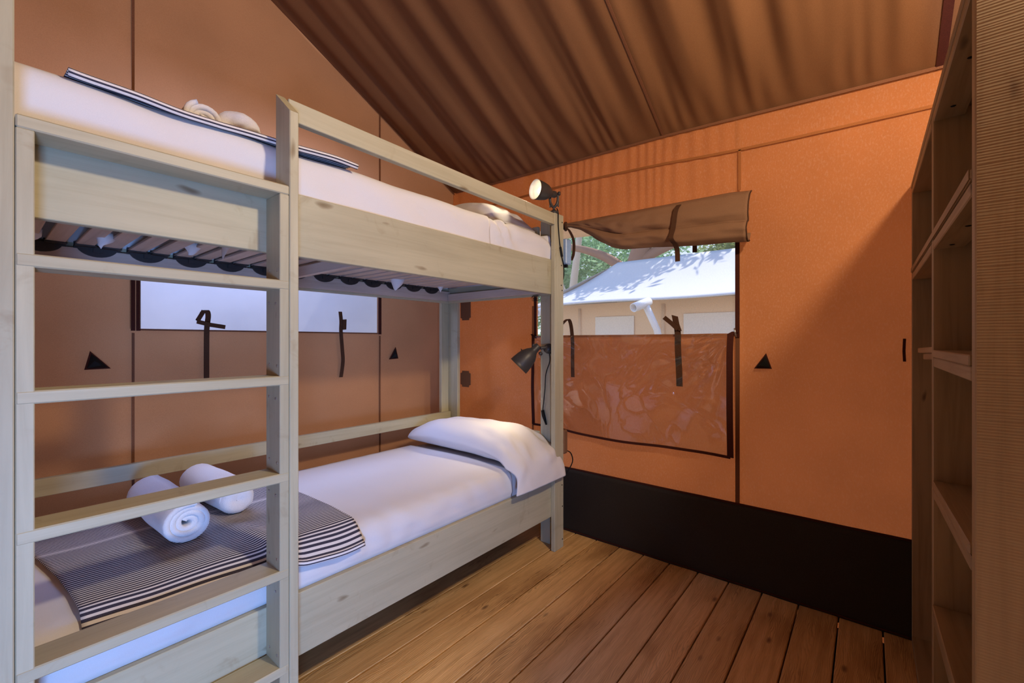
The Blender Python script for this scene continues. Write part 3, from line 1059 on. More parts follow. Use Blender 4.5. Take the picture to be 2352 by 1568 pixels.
def bed_surface(x0, x1, yf, yb, zb, zt_, lift=0.0, seed=0, wr=1.0, foot=True, folds=None):
    """sheeted mattress: front side, rounded front edge, top, rounded back"""
    R = 0.045
    prof = []
    for i in range(7):
        prof.append((yf, zb + (zt_ - R - zb) * i / 6, 0))
    for i in range(1, 6):
        a = PI / 2 * i / 6
        prof.append((yf + R - R * math.cos(a), zt_ - R + R * math.sin(a), 1))
    for i in range(25):
        prof.append((yf + R + (yb - yf - 2 * R) * i / 24, zt_, 2))
    for i in range(1, 6):
        a = PI / 2 * i / 6
        prof.append((yb - R + R * math.sin(a), zt_ - R + R * math.cos(a), 1))
    for i in range(5):
        prof.append((yb, zt_ - R - (zt_ - R - zb) * i / 4, 3))
    n = int((x1 - x0) / 0.012)
    V, F = [], []
    m = len(prof)
    for i in range(n + 1):
        x = x0 + (x1 - x0) * i / n
        ed = min(1.0, (x - x0 + 0.001) / 0.04)
        for (y, z, k) in prof:
            w = 0.5 * (1 + nz(x * 2.2, 3.3, seed)) * wr
            d = 0.011 * nz(x * 5 + z * 9, y * 4, seed) + 0.006 * nz(x * 13 + z * 22, y * 5, seed + 5) * w
            yy, zz = y, z
            if folds and k in (0, 1):
                q = math.sin(x * folds[1] + z * folds[2] + 5 * nz(x * 3, z * 4, seed + 8))
                d += folds[0] * (abs(q) ** 1.6) * (0.5 + 0.8 * nz(x * 4, z * 3, seed + 9)) * sm(folds[3], folds[3] + 0.1, x)
            if k in (0, 1):
                yy -= lift + 0.010 * w + max(-0.004, d) if k == 0 else lift * 0.7
                zz += lift * 0.7 if k == 1 else 0
                if k == 1:
                    yy -= 0.006 * w + 0.5 * d
                    zz += 0.4 * d
                if z <= zb + 0.02:
                    yy = y - lift
            elif k == 2:
                zz += lift + 0.7 * d * (0.4 + 0.6 * sm(yf + 0.35, yf, y)) + 0.010 * math.sin(PI * (y - yf) / (yb - yf))
            else:
                yy += 0.3 * d
            if foot:
                zz -= 0.03 * (1 - ed) ** 2
            V.append((x, yy, zz))
    for i in range(n):
        for j in range(m - 1):
            F.append((i * m + j, i * m + j + 1, (i + 1) * m + j + 1, (i + 1) * m + j))
    if foot:
        F.append(tuple(range(m)))
        F.append(tuple(range(n * m + m - 1, n * m - 1, -1)))
    me = pydata('sheet', V, F, True)
    return me


for (zb, zt_, key, xe) in ((0.375, 0.548, 'lower', 1.83), (1.636, 1.888, 'upper', 1.655)):
    mt = link('mattress', bed_surface(-0.012, 2.205, 1.503, 2.405, zb, zt_, 0.0, 2 if key == 'lower' else 14, 1.2 if key == 'lower' else 2.0, True, (0.006, 30, 4, 1.8) if key == 'lower' else (0.030, 24, 17, 1.62)), M_sheet)
    tag(mt, 'white sheeted mattress lying in the %s bunk' % key, 'mattress')
    st = solid(link('top_sheet', bed_surface(-0.010, xe, 1.503, 2.405, zb + (0.02 if key == 'upper' else 0.038), zt_, 0.007, 5 if key == 'lower' else 9, 1.3 if key == 'lower' else 0.35, False, (0.009, 21, 5, 0.15) if key == 'lower' else None), M_sheet), 0.005)
    tag(st, 'smooth white top sheet spread over the %s bunk mattress' % key, 'sheet')
    if key == 'lower':
        hemx = 1.375
        pts = [(hemx + 0.02 * math.sin(i * 0.7) * 0.15, 1.4955 - 0.012, 0.42 + i * 0.02) for i in range(4)]
        pts += [(hemx - 0.004, 1.500 - 0.004, 0.535), (hemx - 0.008, 1.53, 0.5585)] + [(hemx - 0.01 - 0.05 * (y - 1.5), y, 0.5575 + 0.010 * math.sin(PI * (y - 1.503) / 0.902)) for y in lin(1.56, 2.33, 12)]
    else:
        for x, y, L, wdt in ((0.30, 2.16, 0.050, 0.030), (0.55, 2.10, 0.045, 0.028), (0.60, 1.85, 0.085, 0.020), (1.62, 2.22, 0.085, 0.045), (2.02, 2.28, 0.05, 0.02), (0.12, 2.25, 0.05, 0.03)):
            kx = link('sheet_corner', lathe('sheet_corner', [(0.0005, -L), (wdt * 0.25, -L * 0.8), (wdt * 0.8, -L * 0.35), (wdt, 0.0), (wdt * 0.7, 0.018)], 9, Vector((0.25, 0.1, 1))), M_sheet, mt)
            for q in kx.data.vertices:
                q.co += noise.noise_vector(q.co * 45 + Vector((x * 9, y * 9, 0))) * 0.012
            kx.location = (x, y, 1.634)
            kx['label'] = 'loose white sheet end poking between the slats'


def pillow(name, path, X0, X1, label, seed, hem=True, amp=1.0, nS=56, nT=30):
    """path: list of (y, z, thickness, xshift0, xshift1) stations from the back wall to the front"""
    def station(s):
        t = s * (len(path) - 1)
        i = min(int(t), len(path) - 2)
        f = t - i
        p0, p1, p2, p3 = path[max(i - 1, 0)], path[i], path[i + 1], path[min(i + 2, len(path) - 1)]
        return [0.5 * ((2 * b_) + (c_ - a_) * f + (2 * a_ - 5 * b_ + 4 * c_ - d_) * f * f + (3 * b_ - a_ - 3 * c_ + d_) * f ** 3) for a_, b_, c_, d_ in zip(p0, p1, p2, p3)]
    V, F = [], []
    ring = 2 * nT
    for i in range(nS + 1):
        s = i / nS
        y, z, th, xa, xb = station(s)
        y2, z2 = station(min(1, s + 0.01))[:2]
        y1, z1 = station(max(0, s - 0.01))[:2]
        ty, tz = y2 - y1, z2 - z1
        L = math.hypot(ty, tz) or 1
        ny, nz_ = tz / L, -ty / L       # points up for a path going to -y
        for k in range(ring):
            a = 2 * PI * k / ring
            cx_, sy_ = math.cos(a), math.sin(a)
            e = 0.75
            px = math.copysign(abs(cx_) ** e, cx_)
            pt = math.copysign(abs(sy_) ** 1.15, sy_)
            x = (X0 + xa) * (1 - px) / 2 + (X1 + xb) * (1 + px) / 2
            h = th * pt
            wv = 0.014 * nz(x * 7, s * 5, seed) + 0.009 * nz(x * 12 + s * 9, s * 10, seed + 3) + 0.006 * nz(x * 25, s * 7, seed + 7)
            pin = math.exp(-((s - 0.02) / 0.10) ** 2) * 0.4 + math.exp(-((s - 0.72) / 0.2) ** 2) * 1.4
            h += amp * wv * (0.6 + pin) * (1 if sy_ >= 0 else 0.5) * min(1, th / 0.04)
            V.append((x + 0.012 * nz(s * 6, px * 2, seed + 1), y + ny * h, z + nz_ * h))
    for i in range(nS):
        for k in range(ring):
            F.append((i * ring + k, i * ring + (k + 1) % ring, (i + 1) * ring + (k + 1) % ring, (i + 1) * ring + k))
    F.append(tuple(range(ring - 1, -1, -1)))
    if not hem:
        F.append(tuple(range(nS * ring, (nS + 1) * ring)))
    return link(name, pydata(name, V, F, True), M_sheet)


pl = pillow('pillow', [(2.40, 0.600, 0.010, 0.05, -0.02), (2.33, 0.632, 0.055, 0.0, 0.0), (2.15, 0.655, 0.085, 0.0, 0.0), (1.90, 0.656, 0.090, 0.0, 0.0), (1.65, 0.640, 0.080, 0.0, 0.02), (1.50, 0.595, 0.050, -0.01, 0.02), (1.438, 0.530, 0.022, 0.0, 0.01), (1.418, 0.445, 0.014, -0.02, 0.01)], 1.80, 2.235, 'x', 3.0)
tag(pl, 'plump white pillow on the lower bunk, its case drooping over the rail', 'pillow')
solid(pl, 0.003, 1)
pu = pillow('pillow', [(2.36, 1.925, 0.012, 0.06, -0.03), (2.29, 1.965, 0.065, 0.0, 0.0), (2.12, 2.000, 0.108, 0.0, 0.0), (1.90, 2.000, 0.110, 0.0, 0.0), (1.74, 1.975, 0.085, 0.0, 0.0), (1.63, 1.940, 0.045, 0.02, -0.02), (1.57, 1.912, 0.010, 0.05, -0.05)], 1.82, 2.20, 'x', 21.0, False, 0.6)
tag(pu, 'crumpled white pillow at the head of the upper bunk behind the guard rail', 'pillow')


def throw(name, x0, x1, y0_, y1_, zt_, seed, over=0.0):
    def fn(u, vv):
        v = max(0.0, (vv - 0.05) / 0.95)
        x = x0 + (x1 - x0) * u + 0.012 * math.sin(v * 3 + seed) + 0.06 * (v ** 1.5) * (0.0 if u > 0.5 else -1) * (1 - 2 * u if u < 0.5 else 0)
        y = y0_ + (y1_ - y0_) * v + 0.010 * nz(u * 3, v * 1.5, seed) - 0.02 * u * (1 - v)
        z = zt_ + 0.010 * math.sin(PI * max(0, min(1, (y - 1.503) / 0.902)))
        fold = 0.016 * math.exp(-((u - 0.60 + 0.16 * (v - 0.3)) / 0.045) ** 2) * (0.3 + 0.7 * sm(0.55, 0.1, v))
        z += 0.018 - 0.007 * over + fold * (1 - over) + 0.006 * nz(u * 5, v * 4, seed + 2)
        dd = 1.548 - y
        if dd > 0:
            a = min(dd / 0.045, 1.6)
            z -= (0.045 * (1 - math.cos(min(a, PI / 2))) + max(0, dd - 0.07)) * (1 - over)
        z -= over * 0.010 * math.sin(PI * min(1, u * 1.4)) * sm(0.3, 0.0, v)
        if vv < 0.05:
            a = PI * (vv / 0.05)
            r = 0.007
            y -= r * math.sin(a)
            z -= r * (1 + math.cos(a))
        return (x, y, z)
    ks = [0.05 * k / 8 for k in range(8)] + [0.05 + 0.95 * k / 60 for k in range(61)]
    me = grid(name, 60, 60, fn, uv=True, vs=ks)
    o = solid(link(name, me, M_stripe), 0.004, 1)
    return o, fn


th1, f1 = throw('throw', 0.155, 0.905, 1.478, 2.19, 0.552, 1)
tag(th1, 'folded navy and white striped throw on the lower bunk under two towels', 'throw')
th2, f2 = throw('throw', 0.150, 0.905, 1.492, 2.20, 1.894, 4, 1.0)
tag(th2, 'folded brown and white striped throw on the upper bunk', 'throw')


def towel(name, base, direction, L, R, turns, seed, label, flat=0.92, cap=False):
    """rolled towel: a thick spiral band swept along its axis"""
    d = Vector((direction[0], direction[1], 0)).normalized()
    side = Vector((-d.y, d.x, 0))
    up = Vector((0, 0, 1))
    n = int(turns * 22)
    th = R / (turns + 0.45)

    def pt(i, off):
        a = 2 * PI * turns * i / n
        rr = 0.012 + (R - 0.012 - th * 0.5) * i / n + off
        wob = 1 + 0.05 * math.sin(3 * a * 0.33 + seed) + 0.06 * nz(a * 0.5, seed, 2)
        a2 = a + seed
        return rr * wob * math.cos(a2), rr * wob * math.sin(a2) * flat
    V, F = [], []
    nl = 10
    for j in range(nl + 1):
        t = j / nl
        for off in (-th * 0.46, -th * 0.30, th * 0.30, th * 0.46):
            for i in range(n + 1):
                x, z = pt(i, off)
                rr = i / n
                inset = 0.006 if abs(off) > th * 0.4 else 0.0
                ax = L * t
                if j == 0:
                    ax += inset + 0.018 * (1 - rr) + 0.006 * nz(i * 0.2, seed, 4)
                if j == nl:
                    ax -= inset + 0.014 * (1 - rr) + 0.006 * nz(i * 0.2, seed, 8)
                b = 1 + 0.05 * nz(t * 4, rr * 6, seed) + 0.03 * math.sin(PI * t)
                V.append(Vector(base) + d * ax + side * x * b + up * (z * b + R * flat))
    row = 4 * (n + 1)
    for j in range(nl):
        for i in range(n):
            a, b = j * row, (j + 1) * row
            o3 = 3 * (n + 1)
            F.append((a + o3 + i, a + o3 + i + 1, b + o3 + i + 1, b + o3 + i))
            F.append((a + i + 1, a + i, b + i, b + i + 1))
        for c in (0, n):
            for q in range(3):
                a0, a1 = j * row + q * (n + 1) + c, j * row + (q + 1) * (n + 1) + c
                F.append((a0, a1, a1 + row, a0 + row))
    for j in (0, nl):
        for q in range(3):
            for i in range(n):
                a0 = j * row + q * (n + 1) + i
                F.append((a0, a0 + 1, a0 + n + 2, a0 + n + 1) if j == 0 else (a0 + n + 1, a0 + n + 2, a0 + 1, a0))
    if cap:     # near end closed by a tucked-in corner of the cloth
        b0 = len(V)
        for sc_, ax in ((1.0, 0.004), (0.90, -0.012), (0.62, -0.020), (0.30, -0.016), (0.02, -0.012)):
            for k in range(22):
                x, z = pt(n - 22 + k, th * 0.46)
                x, z = x * sc_, z * sc_
                V.append(Vector(base) + d * (ax + 0.010 * nz(x * 30, z * 30, seed)) + side * (x + 0.012 * (1 - sc_)) + up * (z + R * flat))
        for q in range(4):
            for k in range(22):
                F.append((b0 + q * 22 + (k + 1) % 22, b0 + q * 22 + k, b0 + q * 22 + 22 + k, b0 + q * 22 + 22 + (k + 1) % 22))
    o = link(name, pydata(name, V, F, True), M_towel)
    return tag(o, label, 'towel')


towel('towel', (0.452, 1.750, 0.572), (-0.03, 1), 0.46, 0.080, 3.2, 0.6, 'rolled white towel on the lower throw, its spiral end facing the ladder')
towel('towel', (0.645, 1.89, 0.572), (-0.06, 1), 0.42, 0.074, 3.0, 2.4, 'white towel roll with tucked-in smooth end beside the spiral-ended one, lower throw', cap=True)
towel('towel', (0.468, 1.66, 1.916), (0.05, 1), 0.36, 0.060, 3.0, 1.2, 'smaller of two white towel rolls on the upper bunk, spiral end showing')
towel('towel', (0.572, 1.71, 1.914), (0.40, 0.92), 0.36, 0.078, 3.0, 3.4, 'fuller smooth-ended white towel roll on the upper bunk, nearer the guard rail upright', cap=True)

# ------------------------------------------------------------------ reading lamps


def lamp(origin_neck, axis, size, label, lit):
    root = empty('reading_lamp', origin_neck, label, 'lamp')
    A = Vector(axis).normalized()
    L = 0.125 * size
    R = 0.058 * size
    outer = [(0.0001, -0.032), (0.017, -0.032), (0.020, -0.028), (0.0205, 0.0), (0.024, 0.010), (0.034, 0.022), (0.046, 0.045), (0.053, 0.075), (0.0565, 0.105), (0.058, 0.125), (0.0592, 0.1255)]
    inner = [(0.0592, 0.1255), (0.0565, 0.1245), (0.055, 0.105), (0.051, 0.075), (0.044, 0.046), (0.032, 0.024), (0.0001, 0.020)]
    sc = lambda p: [(r * size, h * size) for r, h in p]
    sh = link('shade', lathe('shade', sc(outer), 32, A), M_lamp, root)
    li = link('shade_lining', lathe('shade_lining', sc(inner), 32, A), M_lampin, sh)
    li['label'] = 'white inside of the shade'
    bl = link('bulb', lathe('bulb', sc([(0.0001, 0.098), (0.016, 0.095), (0.026, 0.082), (0.029, 0.068), (0.024, 0.050), (0.014, 0.036), (0.013, 0.022)]), 20, A), M_bulb if lit else M_bulboff, root)
    if lit:
        bl['label'] = 'glowing bulb'
    return root, A


l1, A1 = lamp((2.165, 1.462, 2.128), (-0.95, 0.27, 0.02), 0.98, 'black spot lamp switched on, clamped to the top of the head post', True)
# bracket, clamp and cord of the upper lamp
def part(name, me, mat, root, label=None):
    o = under(link(name, me, mat), root)
    if label:
        o['label'] = label
    return o


part('bracket', tubemesh('bracket', smoothpath([(2.182, 1.482, 2.128), (2.184, 1.484, 2.09), (2.188, 1.472, 2.062), (2.192, 1.462, 2.056), (2.196, 1.452, 2.062), (2.2, 1.440, 2.09), (2.2, 1.440, 2.128)], 5), 0.008, 8), M_lamp, l1)
part('bracket_arm', boxmesh('bracket_arm', (0.012, 0.006, 0.085), 0.002), M_lamp, l1).location = Vector((2.186, 1.486, 2.098)) - l1.location
part('bracket_arm', boxmesh('bracket_arm', (0.014, 0.006, 0.085), 0.002), M_lamp, l1).location = Vector((2.202, 1.438, 2.098)) - l1.location
part('knob', lathe('knob', [(0.0001, 0.012), (0.010, 0.012), (0.012, 0.008), (0.012, 0.0), (0.0001, 0.0)], 12, Vector((0.35, -0.9, 0)), (2.200, 1.436, 2.132)), M_lamp, l1)
part('clamp', lathe('clamp', [(0.0001, 0.022), (0.010, 0.022), (0.012, 0.014), (0.026, 0.012), (0.030, 0.004), (0.030, 0.0), (0.0001, 0.0)], 16, Vector((0, 0, 1)), (2.192, 1.462, 2.0165)), M_lamp, l1)
part('stem', tubemesh('stem', [(2.192, 1.462, 2.036), (2.192, 1.462, 2.060)], 0.007, 8), M_lamp, l1)
cp = smoothpath([(2.196, 1.445, 2.045), (2.198, 1.436, 2.02), (2.203, 1.4385, 1.95), (2.214, 1.439, 1.875), (2.222, 1.438, 1.83), (2.243, 1.437, 1.755), (2.258, 1.438, 1.725), (2.268, 1.440, 1.69), (2.274, 1.446, 1.64), (2.274, 1.46, 1.615)], 5)
part('cord', tubemesh('cord', cp, 0.0032, 6), M_black, l1)
sw = part('switch', boxmesh('switch', (0.014, 0.012, 0.062), 0.004), M_black, l1, 'black inline cord switch')
sw.location = Vector((2.232, 1.436, 1.79)) - l1.location
sw.rotation_euler = (0, -0.32, 0)
aim(light('bulb_light', 'SPOT', Vector((2.165, 1.462, 2.128)) + A1 * 0.104, 7.0, (1.0, 0.80, 0.52), shadow_soft_size=0.02, spot_size=1.9, spot_blend=0.5), Vector((2.165, 1.462, 2.128)) + A1)

l2, A2 = lamp((2.165, 1.585, 1.200), (-0.46, 0.54, -0.72), 1.13, 'black spot lamp under the upper bunk, its shade turned down towards the pillow', True)
aim(light('bulb_light', 'SPOT', Vector((2.165, 1.585, 1.200)) + A2 * 0.118, 8.0, (1.0, 0.80, 0.55), shadow_soft_size=0.025, spot_size=2.2, spot_blend=0.8), Vector((2.165, 1.585, 1.200)) + A2)
part('bracket', tubemesh('bracket', smoothpath([(2.176, 1.549, 1.21), (2.205, 1.53, 1.212), (2.222, 1.528, 1.205)], 5), 0.010, 8), M_lamp, l2)
part('clamp', lathe('clamp', [(0.0001, 0.040), (0.014, 0.040), (0.022, 0.034), (0.030, 0.014), (0.032, 0.0), (0.0001, 0.0)], 18, Vector((-1, 0, 0)), (2.2395, 1.528, 1.205)), M_lamp, l2)
part('knob', lathe('knob', [(0.0001, 0.014), (0.009, 0.014), (0.011, 0.010), (0.011, 0.0), (0.0001, -0.03)], 10, Vector((-0.3, 0.6, 0.7)), (2.166, 1.590, 1.222)), M_lamp, l2)
part('knob', lathe('knob', [(0.0001, 0.014), (0.009, 0.014), (0.011, 0.010), (0.011, 0.0), (0.0001, -0.02)], 10, Vector((-0.4, -0.8, -0.3)), (2.172, 1.548, 1.178)), M_lamp, l2)
fin = part('fin', pydata('fin', [(2.14, 1.632, 1.178), (2.118, 1.655, 1.150), (2.132, 1.667, 1.208), (2.136, 1.628, 1.176), (2.114, 1.651, 1.148)], [(0, 1, 2), (3, 2, 4), (0, 2, 3), (1, 4, 2)]), M_lamp, l2)
cp = smoothpath([(2.232, 1.525, 1.19), (2.236, 1.522, 1.13), (2.232, 1.548, 1.05), (2.232, 1.556, 0.95), (2.232, 1.572, 0.82)], 6)
part('cord', tubemesh('cord', cp, 0.003, 6), M_black, l2)
part('cord_plug', tubemesh('cord_plug', [(2.232, 1.574, 0.822), (2.232, 1.566, 0.79), (2.232, 1.545, 0.735)], [0.010, 0.011, 0.005], 8), M_black, l2, 'small black plug at the cord end')

ad = empty('power_adapter', (2.2995, 1.448, 1.80), 'pale blue power adapter hung behind the head post of the bunk', 'adapter')
b = link('body', boxmesh('body', (0.060, 0.05, 0.155), 0.006), M_adapter, ad)
b2 = link('plug_pin', boxmesh('plug_pin', (0.012, 0.03, 0.02), 0.002), M_black, ad)
b2.location = (0, 0, -0.085)
jb = empty('junction_box', (2.2895, 1.462, 0.635), 'small brown junction box with a black cable on the back of the head post', 'junction box')
link('body', boxmesh('body', (0.042, 0.05, 0.145), 0.008), M_tab, jb)
c_ = link('cable', tubemesh('cable', smoothpath([(2.300, 1.445, 0.70 - 0.12), (2.330, 1.43, 0.56), (2.345, 1.425, 0.51), (2.330, 1.44, 0.46), (2.310, 1.46, 0.42)], 6), 0.0035, 6), M_black)
under(c_, jb)
cc = empty('cable_coil', (2.225, 1.62, 1.50), 'coil of thin black cable hanging under the upper bunk end board', 'cable')
pts = []
for i in range(70):
    a = i * 0.45
    pts.append((2.20 + 0.004 * math.sin(i), 1.625 + 0.016 * math.cos(a) - 0.0006 * i, 1.518 + 0.016 * math.sin(a)))
under(link('loops', tubemesh('loops', pts, 0.0014, 5), M_black), cc)

# ------------------------------------------------------------------ shelf unit on the right
shelf = empty('shelf_unit', (1.8, -0.14, 0), 'tall open brown wooden shelf unit beside the orange wall', 'shelf')
Q = lambda n, a, b, m=M_shelf, **k: board(n, a, b, m, shelf, **k)
YF, YB = -0.140, -0.44
Q('side_panel', (2.455, YB, 0), (2.483, YF, 1.889))
Q('side_panel', (1.700, YB, 0), (1.728, YF, 1.889))
o = Q('side_panel', (1.072, YB, 0), (1.102, YF, 1.889), M_rough)
o['label'] = 'nearest side panel, rough-sawn with knots'
Q('back_panel', (1.102, YB - 0.018, 0), (2.483, YB - 0.0005, 1.889))
# long shelves over both bays, with battens under them
for zt_ in (1.908, 1.553):
    Q('shelf_board', (1.103 if zt_ < 1.8 else 1.072, YB + 0.002, zt_ - 0.018), (1.699 if zt_ < 1.8 else 2.483, YF + 0.002, zt_))
    if zt_ < 1.8:
        Q('shelf_board', (1.729, YB + 0.002, zt_ - 0.018), (2.454, YF + 0.002, zt_))
        Q('edge_strip', (1.105, YF + 0.0022, zt_ - 0.018), (2.454, YF + 0.004, zt_), bev=0.0005)
    for x0, x1 in ((1.103, 1.682), (1.730, 2.440)):
        Q('batten', (x0, YF - 0.062, zt_ - 0.048), (x1, YF + 0.001, zt_ - 0.024))
        Q('batten', (x0, YB + 0.01, zt_ - 0.048), (x1, YB + 0.06, zt_ - 0.020))
    for x in (1.685, 2.440):
        Q('cleat', (x, YB + 0.07, zt_ - 0.064), (x + 0.0145, YF - 0.10, zt_ - 0.020))
Q('shelf_board', (1.118, YB + 0.002, 1.206), (1.692, YF + 0.002, 1.226))
Q('batten', (1.104, YF - 0.04, 1.180), (1.672, YF + 0.001, 1.2055))
for zl, zr in ((0.860, 0.892), (0.512, 0.548)):
    t = math.atan2(zr - zl, 0.6)
    for nm, dz0, dz1, x0, x1, ya in (('shelf_board', -0.019, 0.0, 1.115, 1.697, YB + 0.002), ('batten', -0.044, -0.020, 1.104, 1.680, YF - 0.04)):
        s = Q(nm, (x0, ya, (zl + zr) / 2 + dz0), (x1, YF + 0.002 if nm == 'shelf_board' else YF + 0.001, (zl + zr) / 2 + dz1))
        s.rotation_euler = (0, t, 0)
Q('base_board', (1.103, YB + 0.002, 0.002), (1.699, YF + 0.001, 0.030))
Q('base_board', (1.729, YB + 0.002, 0.002), (2.454, YF + 0.001, 0.030))
s = Q('broken_batten', (1.735, -0.166, 1.212), (2.28, -0.146, 1.230))
s['label'] = 'broken batten stump in the far bay'
s.rotation_euler = (0, 0.02, 0)
s = Q('broken_batten', (1.735, -0.19, 1.192), (2.12, -0.150, 1.212))
s.rotation_euler = (0, 0.03, 0)
for x, z, y in ((1.60, 1.8595, -0.17), (1.35, 1.8595, -0.17), (1.62, 1.5045, -0.17), (1.38, 1.5045, -0.17)):
    me = lathe('screw', [(0.0001, -0.002), (0.004, -0.0016), (0.006, 0.0)], 8, Vector((0, 0, 1)))
    put(link('screw', me, M_black, shelf), shelf, (x, y, z))

# ------------------------------------------------------------------ outside
tag(link('ground', pydata('ground', [(-30, -40, -0.35), (45, -40, -0.35), (45, 40, -0.35), (-30, 40, -0.35)], [(0, 1, 2, 3)]), M_earth), kind='structure')

tent = empty('neighbour_tent', (7.6, 2.0, -0.35), 'white-roofed tan safari tent seen through the window of the orange wall', 'tent')
EX, EZ, RX, RZ_ = 7.2, 1.95, 9.2, 3.02


def wp(name, me, mat, label=None):
    o = under(link(name, me, mat), tent)
    if label:
        o['label'] = label
    return o


def roof_plane(u, v):
    y_e = -6.0 + 11.4 * u
    y_r = -6.0 + 10.4 * u
    x = EX + (RX - EX) * v
    y = y_e * (1 - v) + y_r * v
    return (x, y, EZ + (RZ_ - EZ) * v - 0.10 * math.sin(PI * v) + 0.012 * math.sin(y * 2) * (1 - v))


solid(wp('roof', grid('roof', 40, 14, roof_plane), M_tent, 'white tent roof'), 0.02)
solid(wp('roof', grid('roof', 10, 8, lambda u, v: (RX + 2.0 * u, (-6 + 10.4) + (1.0 * u) - 0 * v - 10.4 * v * 0 + 0.0 - (10.4 + u) * v, RZ_ - 1.07 * u)), M_tent), 0.02)
wp('gable', pydata('gable', [(EX, 5.4, EZ), (RX, 4.4, RZ_), (RX + 2, 5.4, EZ)], [(0, 1, 2)]), M_tent)
wp('wall', boxmesh('wall', (3.2, 11.0, 2.3), 0.0), M_tentw).location = Vector((RX, -0.5, EZ - 1.12)) - tent.location
for y0_, y1_ in ((3.31, 4.10), (1.60, 2.43), (-0.6, 0.3)):
    w_ = wp('window_panel', boxmesh('window_panel', (0.02, y1_ - y0_, 0.9), 0.004), M_tentp, 'pale window panel')
    w_.location = Vector((RX - 1.615, (y0_ + y1_) / 2, 1.27)) - tent.location
wp('fold', tubemesh('fold', [(RX - 1.60, 2.78, -0.3), (RX - 1.60, 2.78, 1.9)], 0.035, 8), M_tentw)
wp('fold', tubemesh('fold', [(RX - 1.60, 4.45, -0.3), (RX - 1.60, 4.45, 1.9)], 0.035, 8), M_tentw)

for y in (2.92, 4.85):
    p = tag(wp('tent_pole', tubemesh('tent_pole', [(7.06, y - 0.03, 1.88), (7.25, y - 0.16, 1.45), (7.6, y - 0.42, -0.35)], 0.058, 12), M_pipe))
    p['label'] = 'white tent pole with elbow under the eave'
    solid(link('pole_arm', tubemesh('pole_arm', [(6.80, y + 0.06, 1.80), (7.15, y - 0.06, 1.92)], 0.075, 14, False), M_pipe, p), 0.012)


def tree(loc, trunks, crowns, leafm, barkm, label, nleaf, seed, ls=0.09):
    rnd = random.Random(seed)
    root = empty('tree', loc, label, 'tree')
    for k, (pts, r0, r1) in enumerate(trunks):
        sp = smoothpath(pts, 5)
        rs = [r0 + (r1 - r0) * i / (len(sp) - 1) for i in range(len(sp))]
        under(link('trunk' if k == 0 else 'branch', tubemesh('trunk', sp, rs, 9), barkm), root)
    V, F = [], []
    tot = sum(c[1][0] * c[1][1] * c[1][2] for c in crowns)
    for (c, rad) in crowns:
        n = int(nleaf * rad[0] * rad[1] * rad[2] / tot)
        cl = []
        for _ in range(max(3, n // 60)):
            while True:
                q = Vector((rnd.uniform(-1, 1), rnd.uniform(-1, 1), rnd.uniform(-1, 1)))
                if q.length < 1:
                    break
            cl.append(q)
        for _ in range(n):
            q = rnd.choice(cl) + Vector((rnd.gauss(0, 0.16), rnd.gauss(0, 0.16), rnd.gauss(0, 0.13)))
            p = Vector(c) + Vector((q.x * rad[0], q.y * rad[1], q.z * rad[2]))
            a = Vector((rnd.uniform(-1, 1), rnd.uniform(-1, 1), rnd.uniform(-0.5, 0.5))).normalized() * ls * rnd.uniform(0.6, 1.3)
            b_ = a.cross(Vector((rnd.uniform(-1, 1), rnd.uniform(-1, 1), rnd.uniform(-1, 1)))).normalized() * ls * 0.38
            i0 = len(V)
            V += [p - a, p + b_, p + a, p - b_]
            F.append((i0, i0 + 1, i0 + 2, i0 + 3))
    under(tag(link('foliage', pydata('foliage', V, F), leafm), kind='stuff'), root)
    return root


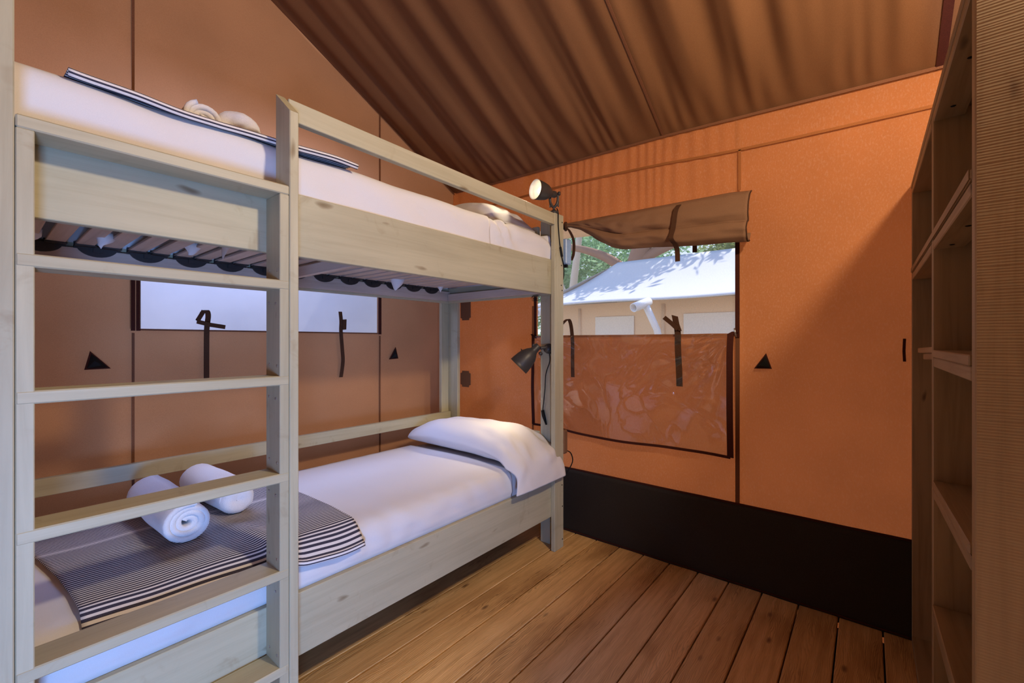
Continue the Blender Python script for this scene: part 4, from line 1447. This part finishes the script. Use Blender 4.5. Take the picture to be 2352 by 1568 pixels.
tree((11.3, 4.9, -0.35), [([(11.3, 4.9, -0.35), (11.3, 5.05, 2.0), (11.25, 4.85, 3.3), (11.1, 4.5, 4.1), (11.1, 4.3, 5.2)], 0.30, 0.22),
                          ([(11.3, 4.95, 3.0), (11.1, 5.6, 3.55), (10.9, 6.4, 3.9), (10.7, 7.4, 4.1)], 0.16, 0.07),
                          ([(11.2, 4.8, 3.4), (11.2, 3.8, 3.75), (11.2, 2.4, 4.05), (11.3, 1.0, 4.3)], 0.15, 0.06)],
     [((10.95, 4.5, 5.6), (1.4, 1.2, 0.6)), ((11.6, 3.0, 5.6), (1.45, 1.3, 0.6)), ((12.35, 1.4, 5.6), (1.5, 1.4, 0.6)), ((12.95, -0.5, 5.6), (1.5, 1.6, 0.6))], M_leaf, M_bark, 'reddish-trunked tree with spreading boughs above the neighbouring roof', 13000, 3, 0.12)
tree((13.2, 8.2, -0.35), [([(13.0, 7.95, -0.35), (12.9, 7.9, 2.2), (12.75, 7.6, 4.0), (12.6, 7.3, 5.4)], 0.17, 0.09),
                          ([(12.95, 7.95, 2.3), (12.85, 8.35, 3.5), (12.7, 8.6, 5.0)], 0.10, 0.05)],
     [((15.5, 8.5, 3.2), (1.8, 3.4, 2.6))], M_leaf2, M_barkp, 'slender pale-trunked tree in front of green leaves, at the window edge', 15000, 5, 0.13)
tree((17.6, 2.4, -0.35), [([(17.6, 2.4, -0.35), (17.6, 2.4, 2.5), (17.5, 2.6, 4.0)], 0.2, 0.1)],
     [((17.5, 2.6, 4.1), (1.4, 2.4, 1.6)), ((17.5, -1.2, 3.9), (1.2, 2.4, 1.4))], M_leaf, M_bark, 'olive-green bushy tree behind the ridge of the neighbouring tent', 15000, 8, 0.14)

# white canvas screen beyond the gable window
scr_ = tag(link('canvas_screen', grid('canvas_screen', 30, 10, lambda u, v: (-1.5 + 5.0 * u, 3.55 + 0.03 * nz(u * 5, v * 2, 3), -0.35 + 2.35 * v)), fabric('white_screen_canvas', (0.55, 0.54, 0.555), (0.50, 0.49, 0.51), (0.60, 0.59, 0.61), 0.5, big=0.16)), 'pale canvas windbreak screen outside the gable wall window', 'screen')

for pre, grp in (('towel', 'rolled white towels on the bunk beds'), ('pillow', 'white pillows on the bunks'), ('throw', 'folded striped throws on the bunks'),
                 ('mattress', 'white sheeted mattresses of the bunk bed'), ('top_sheet', 'white top sheets on the bunks'), ('reading_lamp', 'black spot lamps on the head post'),
                 ('tree', 'trees behind the neighbouring tent')):
    for o in bpy.data.objects:
        if o.parent is None and o.name.split('.')[0] == pre and 'label' in o:
            o['group'] = grp
